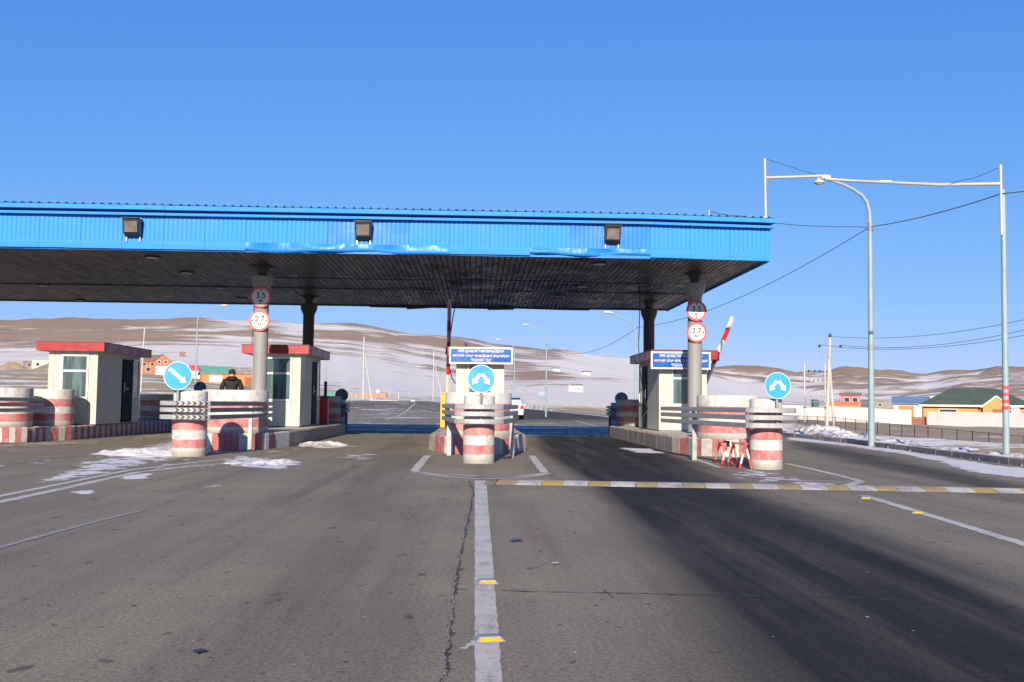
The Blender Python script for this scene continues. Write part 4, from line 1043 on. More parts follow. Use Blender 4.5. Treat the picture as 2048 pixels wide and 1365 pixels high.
# ------------------------------------------------------------------ street lamps
def lamp(px, r, hgt, dirx, label, thick=.085, arm=1.6, diry=0., double=False, pos=None, mat=None):
    b = pos or at(px, r); t = thing('street_lamp', label, 'street lamp', b, 0, 'curved-arm street lamps'); mat = mat or POLE
    obj('pole', MB().tube([(0, 0, -.3), (0, 0, hgt*.45), (0, 0, hgt-1.25)], [thick, thick*.82, thick*.62], 14), mat, t)
    obj('pole_collar', MB().tube([(0, 0, hgt*.452), (0, 0, hgt*.47)], thick*1.05, 14), mat, t)
    pts = [];  
    for k in range(11):
        u = k/10; a = u*math.pi/2*.86; pts.append((dirx*arm*.62*(1-math.cos(a)), diry*arm*.62*(1-math.cos(a)), hgt-1.25+1.05*math.sin(a)))
    e = pts[-1]; pts.append((e[0]+dirx*arm*.42, e[1]+diry*arm*.42, e[2]+.24)); obj('arm', MB().tube(pts, [thick*.60]*6+[thick*.48]*6, 10), mat, t)
    e = pts[-1]; hd = obj('lamp_head', MB().tube([(e[0]-dirx*.12, e[1]-diry*.12, e[2]+.0), (e[0]+dirx*.1, e[1]+diry*.1, e[2]+.03), (e[0]+dirx*.42, e[1]+diry*.42, e[2]+.05)], [.06, .10, .06], 10), M('lamp_head_grey', (.46, .46, .46), .4, 0, .1, 4), t)
    return t, b
# the near one: drawn from its own pixels
gb = G(1743, 886, .1); LY = gb.y
t = thing('street_lamp', 'tall pale blue street lamp rising from the snowy verge behind the kerb', 'street lamp', (gb.x, LY, gb.z), 0, 'curved-arm street lamps')
lp = lambda px, py, Y=LY: P(px, py, Y)-Vector((gb.x, LY, gb.z))
obj('pole', MB().tube([(0, 0, -.3), lp(1742, 690), lp(1740, 455)], [.095, .08, .062], 16), POLE, t)
obj('pole_collar', MB().tube([lp(1742, 700), lp(1742, 690)], .092, 16), COLM, t)
obj('arm', MB().tube([lp(1740, 456), lp(1739, 425), lp(1734, 405), lp(1724, 391), lp(1708, 380), lp(1690, 371), lp(1668, 363), lp(1650, 358)], [.06, .058, .056, .054, .05, .046, .042, .04], 12), POLE, t)
obj('wire_clamp', MB().tube([lp(1741, 462), lp(1740.5, 446)], .085, 12), COLM, t)
h = obj('lamp_head', MB().lathe([(.04, .10), (.05, .05), (.15, -.03), (.165, -.06), (.15, -.07)], 20), M('lamp_head_grey2', (.5, .5, .49), .4), t); h.location = lp(1638, 362)
obj('lamp_glass', MB().lathe([(.12, -.071), (.11, -.10), (.05, -.12), (.01, -.125)], 16), M('lamp_glass', (.45, .44, .42), .2), h)
obj('arm_joint', MB().box(-.17, .17, -.06, .06, -.03, .05), POLEW, t, lp(1648, 355))

# ------------------------------------------------------------------ gantry from canopy corner to roadside pole
g2 = G(2012.5, 911, .1); GY = g2.y
t = thing('camera_gantry', 'pale pole with red bands carrying a thin beam across to the canopy roof', 'gantry', (g2.x, GY, g2.z))
gpt = lambda px, py, Y: P(px, py, Y)-Vector((g2.x, GY, g2.z))
obj('pole', MB().tube([(0, 0, -.3), gpt(2010, 700, GY), gpt(2006, 380, GY)], [.072, .064, .052], 14), [POLE], t)
obj('pole_extension', MB().tube([gpt(2003.5, 470, GY-.1), gpt(2001, 330, GY-.1)], .032, 10), POLEW, t)
for py in (775, 789, 803, 816): obj('red_band', MB().tube([gpt(2011.2, py+4, GY), gpt(2011, py-3.5, GY)], .071, 14, cap=False), SIGNR, t)
YA = YF+.6; bp = [gpt(2000, 368, GY-.12), gpt(1880, 370, GY), gpt(1700, 362, YA-.2), gpt(1651, 358, YA-.1)]
obj('beam', MB().tube(bp, .036, 8), POLEW, t); obj('beam', MB().tube([gpt(1655, 352, YA), gpt(1530, 356, YA)], .036, 8), POLEW, t)
obj('mast', MB().tube([gpt(1531.5, 436, YA), gpt(1529.5, 318, YA)], .034, 10), POLEW, t)
obj('mast_foot', MB().box(-.09, .09, -.09, .09, -.04, .02), POLEW, t, gpt(1531.5, 437, YA))
o = obj('camera_box', MB().box(-.16, .16, -.05, .05, -.03, .03), WHP, t, gpt(1770, 364.2, YA-.5))
obj('beam_joint', MB().box(-.12, .12, -.045, .045, -.045, .045), POLEW, t, gpt(1651, 354.5, YA-.05))
obj('stay_wire', MB().tube([gpt(1534, 319, YA), gpt(1590, 337, YA), gpt(1636, 351, YA)], .007, 5), BLACKP, t)
obj('stay_wire', MB().tube([gpt(1996, 337, GY-.1), gpt(1950, 356, GY-.1), gpt(1902, 366, GY-.1)], .007, 5), BLACKP, t)
p = P(1418, 426, YF+.4); t = thing('roof_outlet', 'short grey cable stub standing on the canopy roof edge', 'cable outlet', p)
obj('stub', MB().tube([(0, 0, -.12), (0, 0, .06)], .03, 10), STEEL, t); obj('loose_cable', MB().tube([(.02, 0, .04), (.25, 0, -.02), (.6, 0, -.06), (.95, 0, -.075)], .009, 6), BLACKP, t)

# ------------------------------------------------------------------ cables
def cable(pts, r, label, sag=0., name='cable'):
    pp = [Vector(p) for p in pts]; out = []
    for i in range(len(pp)-1):
        L = (pp[i+1]-pp[i]).length
        for k in range(13):
            if k == 12 and i < len(pp)-2: continue
            u = k/12; q = pp[i].lerp(pp[i+1], u); q.z -= sag*L*4*u*(1-u); out.append(q)
    o = obj(name, MB().tube(out, r, 6), BLACKP); return tag(o, label, 'cable')
L2 = at(1271, 58); L2t = P(1275, 655, L2.y); L3 = at(1092, 92); L3t = P(1092, 688, L3.y)
wl0 = P(1741, 454, LY)
cable([P(2002, 388, GY-.06), wl0], .012, 'black cable from the red-banded pole to the near street lamp', .012)
cable([P(2300, 348, GY-.5), P(2002, 388, GY-.06)], .012, 'black cable running off from the red-banded pole', .01)
cable([wl0, L2t], .012, 'long sagging cable from the near street lamp past the column', .022)
cable([L2t, L3t], .014, 'sagging cable between the two slim lamps beyond the booths', .035)
cable([P(1541, 447, YF+.1), P(1560, 447.5, YF+1), P(1650, 453, YF+3.5), P(1700, 453.5, YF+5), P(1738, 455, LY)], .008, 'thin wavy wire from the canopy corner to the near street lamp', .006)
# cables slung under the soffit and hanging by the booths
sz = lambda px, py: G(px, py, ZS-.04)
cable([sz(545, 555), sz(640, 556), sz(760, 559), sz(880, 560), sz(905, 563)], .014, 'black cable slung under the soffit from the left column', .006)
cable([sz(905, 563), sz(930, 559), sz(1100, 562), sz(1300, 568)], .014, 'black cable slung under the soffit towards the right column', .004)
q = sz(901, 562); cable([q, P(900, 585, 31.), P(898.5, 610, 30.75), P(898.5, 690, 30.75)], .012, 'black cable hanging down to the raised boom arm', .0)
q = sz(916, 562); cable([q, P(915, 585, 31.), P(905, 640, 31.), P(898, 690, 31.2), P(899, 735, 31.2), P(904, 757, 31.2), P(911, 768, 31.2)], .016, 'thick black cable dropping from the soffit beside the middle booth', .0)
q = sz(1277, 567); cable([q, P(1280, 590, 29.), P(1279, 640, 28.95), P(1277, 690, 28.9), P(1280, 740, 28.9), P(1288, 800, 29.), P(1296, 820, 29.), P(1287, 832, 29.), P(1285, 850, 29.), P(1282, 862, 29.)], .014, 'black cable trailing down the side of the right booth', .0)
cable([P(509, 566, 33.), P(507, 640, 33.), P(503, 700, 33.)], .010, 'thin black cable hanging beside the left column', .0)

# ------------------------------------------------------------------ distant lamps and poles
lamp(1271, 58, 6.9, -1, 'slim street lamp seen just beyond the right column', .075, 1.6, pos=L2)
lamp(1092, 92, 8.9, -1, 'slim street lamp standing beyond the white car', .085, 2.0, pos=L3)
lamp(1028, 118, 9.2, -1, 'slim street lamp rising behind the middle booth', .085, 2.0)
lamp(1005, 160, 10.0, -1, 'farthest slim street lamp above the middle blue banner', .08, 2.0)
lamp(390, 86, 8.4, 1, 'slim street lamp behind the round single-arrow sign', .075, 2.2)
lamp(650, 125, 8.6, 1, 'slim street lamp between the dark rear column and the concrete pole', .08, 2.0)
lamp(825, 150, 7.0, 1, 'far thin street lamp against the snowy slope', .07, .8)
POLEC = M('concrete_pole', (.46, .44, .40), .8, 0, .12, 1.2, .1)
def utility(px, r, hgt, strut, label, cross=True, lean=0., th=.13):
    b = at(px, r); t = thing('utility_pole', label, 'utility pole', b, 0, 'concrete utility poles')
    obj('pole', MB().tube([(0, 0, -.4), (lean, 0, hgt)], [th, th*.75], 8), POLEC, t)
    if strut: obj('strut', MB().tube([(strut, .5, -.4), (lean*.8, .1, hgt*.80)], [th*.9, th*.7], 8), POLEC, t)
    if cross:
        obj('crossarm', MB().box(-.95+lean, .95+lean, -.05, .05, hgt-.95, hgt-.87), STEEL, t)
        for x in (-.9, .9): obj('insulator', MB().lathe([(.05, 0), (.11, .08), (.11, .18), (.05, .25)], 8), BLACKM, t, (x+lean, 0, hgt-.87))
        obj('insulator', MB().lathe([(.06, 0), (.12, .1), (.12, .25), (.05, .34)], 8), BLACKM, t, (lean, 0, hgt-.02))
    return t, b
utility(281, 170, 10.2, -1.0, 'concrete utility pole with stay behind the black-door booth', False, .25, .14)
utility(726, 175, 10.8, 1.5, 'tall concrete utility pole with a leaning strut on the snowy slope', False, -.05, .16)
utility(866, 215, 10.6, 2.2, 'smaller concrete pole with a leaning strut further along the road', False, .0, .14)
tu, bu = utility(1653, 88, 7.6, .85, 'concrete power pole with strut and crossarm in front of the white fence', True, .35, .15)
top = bu+Vector((.35, 0, 7.7)); la = bu+Vector((1.25, 0, 6.95)); lb = bu+Vector((-.55, 0, 6.95))
cable([top, P(2100, 628, 60)], .016, 'upper power line from the crossarm pole', .028); cable([la, P(2100, 648, 60)], .016, 'middle power line from the crossarm pole', .030); cable([lb, P(2100, 661, 60)], .016, 'lower power line from the crossarm pole', .030)
# H-frame with transformer
b = at(1630, 112); t = thing('transformer_frame', 'twin-pole transformer frame behind the white fence', 'transformer', b)
hw_ = 1.12*1.0
for s in (-1, 1): obj('pole', MB().tube([(s*1.12, 0, -.5), (s*1.12, 0, 6.3)], [.10, .085], 8), POLEC, t)
for z in (6.1, 5.25, 4.6): obj('crossarm', MB().box(-1.25, 1.25, -.05, .05, z-.04, z+.04), STEEL, t)
for x in (-.65, 0, .55): obj('insulator', MB().lathe([(.05, 0), (.09, .06), (.09, .22), (.04, .3)], 8), BLACKM, t, (x, 0, 5.29))
for x in (-.4, .1, .6): obj('fuse_holder', MB().box(-.03, .03, -.06, .06, 0, .45), WHP, t, (x, 0, 4.2))
obj('platform', MB().box(-1.2, 1.2, -.4, .4, 1.55, 1.62), BLACKM, t)
for z in (2.1, 2.7): obj('guard_bar', MB().box(-1.2, 1.2, -.42, -.38, z, z+.05), STEEL, t)
for x in (-1.15, -.6, .6, 1.15): obj('guard_post', MB().box(x-.025, x+.025, -.42, -.38, 1.62, 2.75), STEEL, t)
obj('transformer', MB().box(-.28, .28, -.3, .3, 1.625, 2.4), M('transformer_green', (.06, .11, .10), .5), t); obj('cooling_fin', MB().box(.285, .4, -.25, .25, 1.7, 2.3), M('transformer_green', (.06, .11, .10), .5), t)

# ------------------------------------------------------------------ wire fence down the embankment
FP = [(150, 222, 300, 370, 443, 525, 608, 695, 783, 880, 978, 1080, 1188, 1300, 1420, 1545, 1676, 1820, 1960, 2110)][0]
b = at(1700, 60); tf = thing('wire_fence', 'low dark wire mesh fence below the snowy verge', 'fence', (0, 0, 0))
def fpt(zx):
    px = 1560+zx/4.014; u = (px-1585)/(2048-1585); inv = (1-u)/100.+u/45.; r = 1/inv; a_ = az_of_px(px); Y = r
    tz = P(px, np.interp(zx, [100, 440, 860, 1100, 1420, 1960, 2110], [829+2, 834.5, 847, 853, 860, 872.5, 877]), Y)
    bz = P(px, np.interp(zx, [100, 440, 860, 1100, 1420, 1960, 2110], [844, 852, 869, 876, 885, 911, 918]), Y)
    return bz, tz
pf = [fpt(z) for z in FP]
pm = None
for bz, tz in pf: obj('fence_post', MB().tube([bz-Vector((0, 0, .5)), tz+Vector((0, 0, .04))], .024, 6), BLACKM, tf)
for i in range(len(pf)-1):
    (b0, t0), (b1, t1) = pf[i], pf[i+1]; mb = MB()
    for q in (.02, .97): mb.tube([b0.lerp(t0, q), b1.lerp(t1, q)], .013, 4)
    k = max(6, int((b1-b0).length/.13))
    for j in range(1, k): mb.tube([b0.lerp(b1, j/k), t0.lerp(t1, j/k)], .0035, 3)
    obj('mesh_panel', mb, BLACKM, tf)
# white sheet fences
WFM = M('white_sheet', (.64, .63, .61), .5, 0, .05, .8, .02)
def sheet_fence(px0, px1, r0, r1, tops, bots, label):
    t = thing('sheet_fence', label, 'fence', (0, 0, 0), 0, 'white corrugated fences below the road'); n = 14
    for i in range(n):
        u0, u1 = i/n, (i+1)/n-.004/n; v = []
        q = []
        for u in (u0, u1):
            px = px0+(px1-px0)*u; Y = 1/((1-u)/r0+u/r1); tp = np.interp(u, [0, .69, .7, 1], tops); bt = np.interp(u, [0, 1], bots); q.append((P(px, bt, Y), P(px, tp, Y)))
        mb = MB(); rows = 10; vv = []
        for k in range(rows+1):
            w = k/rows; off = Vector((0, -.02 if k % 2 else 0, 0))
            for (bb, tt) in q: vv.append(bb.lerp(tt, w)+off+Vector((0, random.uniform(-.004, .004), 0)))
        mb.add(vv, [(2*k, 2*k+1, 2*k+3, 2*k+2) for k in range(rows)]); link('fence_sheet', mb.mesh('fence_sheet', WFM), t)
        bb, tt = q[0]; obj('fence_stake', MB().tube([bb+Vector((0, .06, -.5)), tt+Vector((0, .06, -.03))], .04, 5), POLEC, t)
sheet_fence(1560, 1823, 122, 110, (810, 816, 817, 820.5), (838, 850), 'white corrugated fence behind the concrete power pole')
sheet_fence(1855, 2110, 112, 100, (823, 826.5, 827, 829), (854.5, 860), 'white corrugated fence in front of the green-roofed house')

# ------------------------------------------------------------------ houses
BRICK = M('brick_red', (.42, .16, .085), .8, 0, .15, 1.5, .1); BRICKO = M('brick_orange', (.56, .22, .085), .8, 0, .12, 1.5)
WOODW = M('timber_wall', (.52, .27, .085), .7, 0, .12, 1.4, .1); ROOFG = M('roof_green', (.072, .098, .062), .55, 0, .12, .8); ROOFT = M('roof_teal', (.11, .30, .24), .5, 0, .15, .6)
ROOFB = M('roof_brown', (.24, .14, .10), .7, 0, .12, .9); ROOFR = M('roof_red', (.52, .11, .06), .6, 0, .12, .7); ROOFGY = M('roof_grey', (.26, .24, .22), .8, 0, .3, 1.2, .2); ROOFBL = M('roof_blue', (.13, .20, .33), .5, 0, .1, .5)
PLAST = M('plaster_white', (.72, .70, .64), .8, 0, .08, .8); PLASTY = M('plaster_green', (.62, .66, .45), .8, 0, .08, .8); RUIN = M('ruin_brick', (.27, .20, .15), .9, 0, .3, 1., .3); PINK = M('wall_pink', (.50, .16, .19), .7, 0, .1, .5)
TIMB = M('timber_gate', (.27, .10, .05), .7, 0, .15, 1.5)
def house(px, r, w, d, hw, hr, label, wall, roof, rz=0., kind='gable_x', wins=(), eave=.3, door=None, extra=None, dz=0.):
    b = at(px, r); b.z += dz; t = thing('house', label, 'house', b, rz - az_of_px(px), None)
    obj('wall', MB().box(-w/2, w/2, -d/2, d/2, -1.2, hw), wall, t); e = eave; th = .12
    if kind == 'gable_x':      # ridge along x
        mb = MB(); y0 = d/2+e
        mb.add([(-w/2-e, -y0, hw-.1), (w/2+e, -y0, hw-.1), (w/2+e, 0, hw+hr), (-w/2-e, 0, hw+hr), (-w/2-e, y0, hw-.1), (w/2+e, y0, hw-.1), (-w/2-e, -y0, hw-.1-th), (w/2+e, -y0, hw-.1-th), (w/2+e, 0, hw+hr-th), (-w/2-e, 0, hw+hr-th), (-w/2-e, y0, hw-.1-th), (w/2+e, y0, hw-.1-th)],
            [(0, 1, 2, 3), (3, 2, 5, 4), (6, 9, 8, 7), (9, 10, 11, 8), (0, 6, 7, 1), (4, 5, 11, 10), (0, 3, 9, 6), (3, 4, 10, 9), (1, 7, 8, 2), (2, 8, 11, 5)]); obj('roof', mb, roof, t)
        mb = MB()
        for x in (-w/2, w/2-.12): mb.add([(x, -d/2, hw), (x, d/2, hw), (x, 0, hw+hr-th-.05), (x+.12, -d/2, hw), (x+.12, d/2, hw), (x+.12, 0, hw+hr-th-.05)], [(0, 1, 2), (5, 4, 3), (0, 3, 4, 1), (1, 4, 5, 2), (2, 5, 3, 0)])
        obj('gable', mb, wall, t)
    elif kind == 'gable_y':
        mb = MB(); x0 = w/2+e
        mb.add([(-x0, -d/2-e, hw-.1), (0, -d/2-e, hw+hr), (x0, -d/2-e, hw-.1), (-x0, d/2+e, hw-.1), (0, d/2+e, hw+hr), (x0, d/2+e, hw-.1), (-x0, -d/2-e, hw-.1-th), (0, -d/2-e, hw+hr-th), (x0, -d/2-e, hw-.1-th), (-x0, d/2+e, hw-.1-th), (0, d/2+e, hw+hr-th), (x0, d/2+e, hw-.1-th)],
            [(0, 1, 4, 3), (1, 2, 5, 4), (6, 9, 10, 7), (7, 10, 11, 8), (0, 6, 7, 1), (1, 7, 8, 2), (3, 4, 10, 9), (4, 5, 11, 10), (0, 3, 9, 6), (2, 8, 11, 5)]); obj('roof', mb, roof, t)
        mb = MB()
        for y in (-d/2, d/2-.12): mb.add([(-w/2, y, hw), (w/2, y, hw), (0, y, hw+hr-th-.05), (-w/2, y+.12, hw), (w/2, y+.12, hw), (0, y+.12, hw+hr-th-.05)], [(0, 1, 2), (5, 4, 3), (0, 3, 4, 1), (1, 4, 5, 2), (2, 5, 3, 0)])
        obj('gable', mb, wall, t)
    elif kind == 'hip':
        mb = MB(); x0, y0 = w/2+e, d/2+e; rx = w*.22
        mb.add([(-x0, -y0, hw), (x0, -y0, hw), (x0, y0, hw), (-x0, y0, hw), (-rx, 0, hw+hr), (rx, 0, hw+hr), (-x0, -y0, hw-.16), (x0, -y0, hw-.16), (x0, y0, hw-.16), (-x0, y0, hw-.16)],
            [(0, 1, 5, 4), (1, 2, 5), (2, 3, 4, 5), (3, 0, 4), (9, 8, 7, 6)]); ro = obj('roof', mb, roof, t)
        mb = MB(); z0, z1 = hw-.2, hw+.02
        mb.box(-x0-.02, x0+.02, -y0-.03, -y0+.01, z0, z1); mb.box(-x0-.03, -x0+.01, -y0+.011, y0, z0, z1); mb.box(x0-.01, x0+.03, -y0+.011, y0, z0, z1); obj('eaves_board', mb, PLAST, ro)
    else:
        obj('roof', MB().box(-w/2-.15, w/2+.15, -d/2-.15, d/2+.15, hw+.003, hw+hr), roof, t)
    for (x, z, ww, hh) in wins:
        o = obj('window', MB().box(x-ww/2-.08, x+ww/2+.08, -d/2-.05, -d/2+.02, z-.08, z+hh+.08), PLAST, t); obj('pane', MB().box(x-ww/2, x+ww/2, -d/2-.07, -d/2-.052, z, z+hh), GLASSD, o)
    if door: x, z, ww, hh, mt = door; obj('door', MB().box(x-ww/2, x+ww/2, -d/2-.05, -d/2+.02, z, z+hh), mt, t)
    return t
# left side
house(298, 300, 6.0, 5.5, 3.9, 1.9, 'red brick house with brown roof ridge, behind the black-door booth', BRICK, ROOFB, .0, 'gable_x', [(-1.5, 2.6, .7, .8), (.5, 2.6, .7, .8), (-.5, 1.0, .9, 1.1)], dz=-.4)
hh = house(322, 292, 4.6, 5.0, 4.1, 2.0, 'brick house wing with a white garage gate in its gable', BRICK, ROOFB, .0, 'gable_y', [(-.8, 3.5, .6, .7), (.9, 3.5, .6, .7)], door=(.0, .2, 3.3, 2.5, PLAST), dz=-.4)
house(395, 285, 4.4, 4.2, 2.3, 1.3, 'low hut with an orange-red roof next to the teal roof', PLAST, ROOFR, .0, 'gable_x', [(.2, .8, .8, .9), (1.3, .8, .6, .9)])
house(430, 262, 7.2, 5.0, 2.2, 1.8, 'orange brick garage with a teal green roof', BRICKO, ROOFT, .12, 'gable_x', door=(-.3, .0, 3.2, 1.7, PLAST))
house(484, 252, 5.2, 4.6, 2.9, 1.5, 'orange brick shed with a grey slate roof and brown gate', BRICKO, ROOFGY, .05, 'gable_x', door=(1.7, -.3, 2.6, 2.2, TIMB))
house(62, 430, 6.0, 5.0, 2.2, .5, 'ruined brown brick shell beside the earth mounds', RUIN, RUIN, .1, 'flat', [(-1.5, .7, .9, .9), (.6, .7, .9, .9)])
house(85, 415, 8.0, 4.0, 2.9, .12, 'unfinished pale green walls beside the ruin', PLASTY, PLAST, -.05, 'flat', [(-2., .9, 1.0, 1.1), (1.8, .9, 1.0, 1.1)])
house(362, 640, 2.8, 2.8, 2.6, .4, 'lone small block hut on the snowy slope', RUIN, RUIN, .4, 'flat', [(.0, .9, .8, .8)])
# right side
hg = house(1947, 138, 11.8, 8.5, 2.35, 2.15, 'timber bungalow with green hipped roof behind the white fence', WOODW, ROOFG, .06, 'hip', [(-3.1, .7, 1.9, 1.1), (3.6, .6, 1.2, 1.2)], eave=.55, dz=0.0)
mb = MB(); w = 1.55; y = -4.95
mb.add([(2.2-w, y, 2.2), (2.2+w, y, 2.2), (2.2, y, 3.35), (2.2-w, -2.5, 2.2), (2.2+w, -2.5, 2.2), (2.2, -2.5, 3.35)], [(0, 1, 2), (5, 4, 3), (0, 2, 5, 3), (2, 1, 4, 5), (0, 3, 4, 1)]); o = obj('porch_gable', mb, WOODW, hg)
mb = MB()
for s in (-1, 1): mb.tube([(2.2+s*(w+.15), y-.06, 2.1), (2.2, y-.06, 3.45)], .10, 4, smooth=False)
obj('barge_board', mb, PLAST, o); obj('porch_wall', MB().box(2.2-w+.1, 2.2+w-.1, y+.02, -4.2, -.5, 2.19), WOODW, hg); obj('porch_door', MB().box(1.8, 2.9, y-.01, y+.018, .3, 1.9), TIMB, hg)
house(1822, 150, 4.4, 5.0, 2.3, .9, 'small garage with blue-grey roof and pale walls near the bungalow', PLAST, ROOFBL, .0, 'gable_x', door=(-.6, .0, 2.0, 1.9, BRICKO), dz=.3)
house(1855, 320, 5.5, 5.0, 3.2, .5, 'white cabin above the bungalow roof', PLAST, PLAST, .1, 'flat', [(-1.4, 1.6, .9, .9), (.8, 1.6, .9, .9)])
house(1687, 210, 5.4, 4.0, 1.9, .6, 'long orange shed with a white band behind the power pole', BRICKO, ROOFR, .0, 'flat', dz=-.2)
house(1701, 290, 5.2, 4.5, 3.6, .5, 'pink walled house behind the orange shed', PINK, ROOFB, .0, 'gable_x', [(-.9, 1.7, 1.2, 1.1), (1.2, 1.7, 1.2, 1.1)])
house(1765, 330, 6, 5, 2.0, .4, 'grey shed far beyond the white fence', ROOFGY, ROOFGY, .1, 'flat', [(-1, .7, .9, .8)])
house(1783, 360, 4, 4, 2.6, .4, 'pale grey box building far beyond the white fence', PLAST, ROOFBL, .0, 'flat', [(0, .9, .9, .9)])
house(1426, 330, 7.2, 5, 1.9, .8, 'low brown-roofed barn beyond the right booth', BRICK, ROOFB, .0, 'gable_x', [(-1.5, .6, .8, .8), (1.2, .6, .8, .8)])
house(1151, 520, 6.0, 5.0, 3.2, .8, 'white house on the brown rise beyond the road', PLAST, ROOFGY, .5, 'gable_x', [(-1.8, 1.1, .6, .9), (.2, .9, .7, 1.), (1.9, 1.3, .5, .8)], dz=.1)
house(1110, 980, 7, 6, 2.6, 1.2, 'far white farmhouse on the snowy hillside', PLAST, ROOFGY, .3, 'gable_x', [(1.2, .8, .8, 1.0)])
house(1172, 960, 9, 5, 2.4, 1.2, 'second far white farmhouse further along the snowy hillside', PLAST, ROOFB, -.3, 'gable_x', [(-2.2, .8, .8, 1.0)])
p = P(2031, 823, 108); t = thing('satellite_dish', 'round satellite dish sticking up over the white fence by the bungalow', 'satellite dish', (p.x, p.y, p.z-1.6))
mb = MB(); prof_ = [(.02, 0), (.3, .03), (.55, .11)]; 
vs = []; n = 20
for rad, dep in prof_:
    for i in range(n): a = 2*math.pi*i/n; vs.append((rad*math.cos(a), .15-dep*1.6, 1.6+rad*math.sin(a)))
mb.add(vs, [(j*n+i, j*n+(i+1) % n, (j+1)*n+(i+1) % n, (j+1)*n+i) for j in range(2) for i in range(n)], 0, True); obj('dish', mb, M('dish_grey', (.45, .46, .47), .5), t); obj('mast', MB().tube([(0, .2, -.2), (0, .2, 1.6)], .04, 8), STEEL, t)
# timber yard gate in the gap of the white fence
a_, b_ = P(1824, 852, 113), P(1853, 830, 113); t = thing('yard_gate', 'brown slatted timber gate in the gap of the white fence', 'gate', (a_.x, 113, a_.z-.1)); W_ = b_.x-a_.x
for i in range(8): obj('slat', MB().box(W_*i/8+.02, W_*(i+1)/8-.02, 0, .03, 0, 1.15), TIMB, t)
obj('gate_rail', MB().box(0, W_, .031, .07, .8, .9), TIMB, t)
# earth mounds on the left
def mound(px, r, w, h, label, mat, d=None):
    b = at(px, r); n = 18; m = 12; v = []; d = d or w*.7; mb = MB()
    for j in range(m+1):
        for i in range(n):
            a = 2*math.pi*i/n; q = j/m; rad = 1-q; rr_ = rad*(1+.25*math.sin(3*a+px)+.12*math.sin(7*a)); z = h*(1-rad**1.5)+.08*h*random.uniform(-1, 1)*q-.25*(1-q)
            v.append((w/2*rr_*math.cos(a), d/2*rr_*math.sin(a), z))
    mb.add(v, [(j*n+i, j*n+(i+1) % n, (j+1)*n+(i+1) % n, (j+1)*n+i) for j in range(m) for i in range(n)], 0, True)
    return tag(obj('earth_mound', mb, mat, None, b), label, 'earth mound', 'spoil heaps by the ruin')
EARTH = M('earth', (.33, .23, .13), .95, 0, .2, .8, .5); EARTHD = M('earth_dark', (.22, .18, .14), .95, 0, .25, .8, .5)
mound(20, 400, 9.5, 2.4, 'pale brown spoil heap left of the ruined walls', EARTH); mound(90, 360, 7.5, 2.0, 'grey brown spoil heap in front of the green walls', EARTHD)
# road furniture beyond: painted low barrier, stub posts
b0, b1, b2_ = at(655, 205), at(700, 200), at(778, 196); t = thing('roadside_barrier', 'low green and rust roadside barrier at the foot of the snowy slope', 'barrier', (0, 0, 0))
for i in range(12):
    q0 = at(655+i*10.3, 205-i*.8); q1 = at(655+(i+1)*10.3-.8, 205-(i+1)*.8); mb = MB(); z = .9
    mb.add([q0+Vector((0, 0, -.3)), q1+Vector((0, 0, -.3)), q1+Vector((0, 0, z)), q0+Vector((0, 0, z)), q0+Vector((0, .3, -.3)), q1+Vector((0, .3, -.3)), q1+Vector((0, .3, z)), q0+Vector((0, .3, z))], [(0, 1, 2, 3), (7, 6, 5, 4), (3, 2, 6, 7), (1, 5, 6, 2), (0, 3, 7, 4)])
    obj('barrier_panel', mb, ROOFT if i < 2 else (M('barrier_grey', (.33, .29, .27), .8) if i < 6 else M('barrier_rust', (.50, .24, .17), .8)), t)
for px, l_ in ((779, 'short concrete stub post at the end of the rust barrier'), (797, 'short concrete stub post standing alone past the rust barrier')):
    b = at(px, 196); tag(obj('stub_post', MB().tube([(0, 0, -.3), (0, 0, 1.3), (0, 0, 1.36)], [.12, .11, .06], 8), CONCL, None, b), l_, 'post')
b = at(755, 170); t = thing('road_sign', 'small grey round sign back beyond the plaza', 'road sign', b); obj('sign_post', MB().tube([(0, .03, -.2), (0, .03, 1.7)], .03, 6), STEEL, t); obj('sign_disc', MB().disc_y((0, 1.45), .3, -.02, 0, 20), M('pale_sign', (.5, .52, .54), .5), t)
b = at(826, 150); t = thing('speed_camera', 'white camera box on the far thin lamp', 'camera box', b+Vector((0, -.3, 1.0))); obj('box', MB().box(-.3, .3, -.2, .2, 0, 1.0), WHP, t); obj('box_window', MB().box(-.1, .2, -.22, -.201, .4, .8), GLASSD, t)
# far fence on the snow right of the road
t = thing('post_fence', 'long row of thin fence posts across the far snowfield', 'fence', (0, 0, 0)); fm = MB().tube([(0, 0, -.3), (0, 0, 1.5)], .045, 5).mesh('fence_post', POLEC)
fl = []
for i in range(58):
    u = i/57; px = 1010+u*(1262-1010); r = 1/((1-u)/300+u/165); b = at(px, r); link('fence_post', fm, t, b); fl.append(b)
for z in (.5, 1.2):
    obj('fence_wire', MB().tube([b+Vector((0, 0, z)) for b in fl], .012, 3), POLEC, t)
b = at(1083, 330); t = thing('road_board', 'blue road information board far beyond the white car', 'road sign', b); obj('board', MB().box(-.9, .9, -.05, .05, 1.5, 2.7), M('board_blue', (.25, .34, .42), .6), t)
for s in (-.6, .6): obj('board_leg', MB().tube([(s, .12, -.3), (s, .12, 2.6)], .06, 6), STEEL, t)

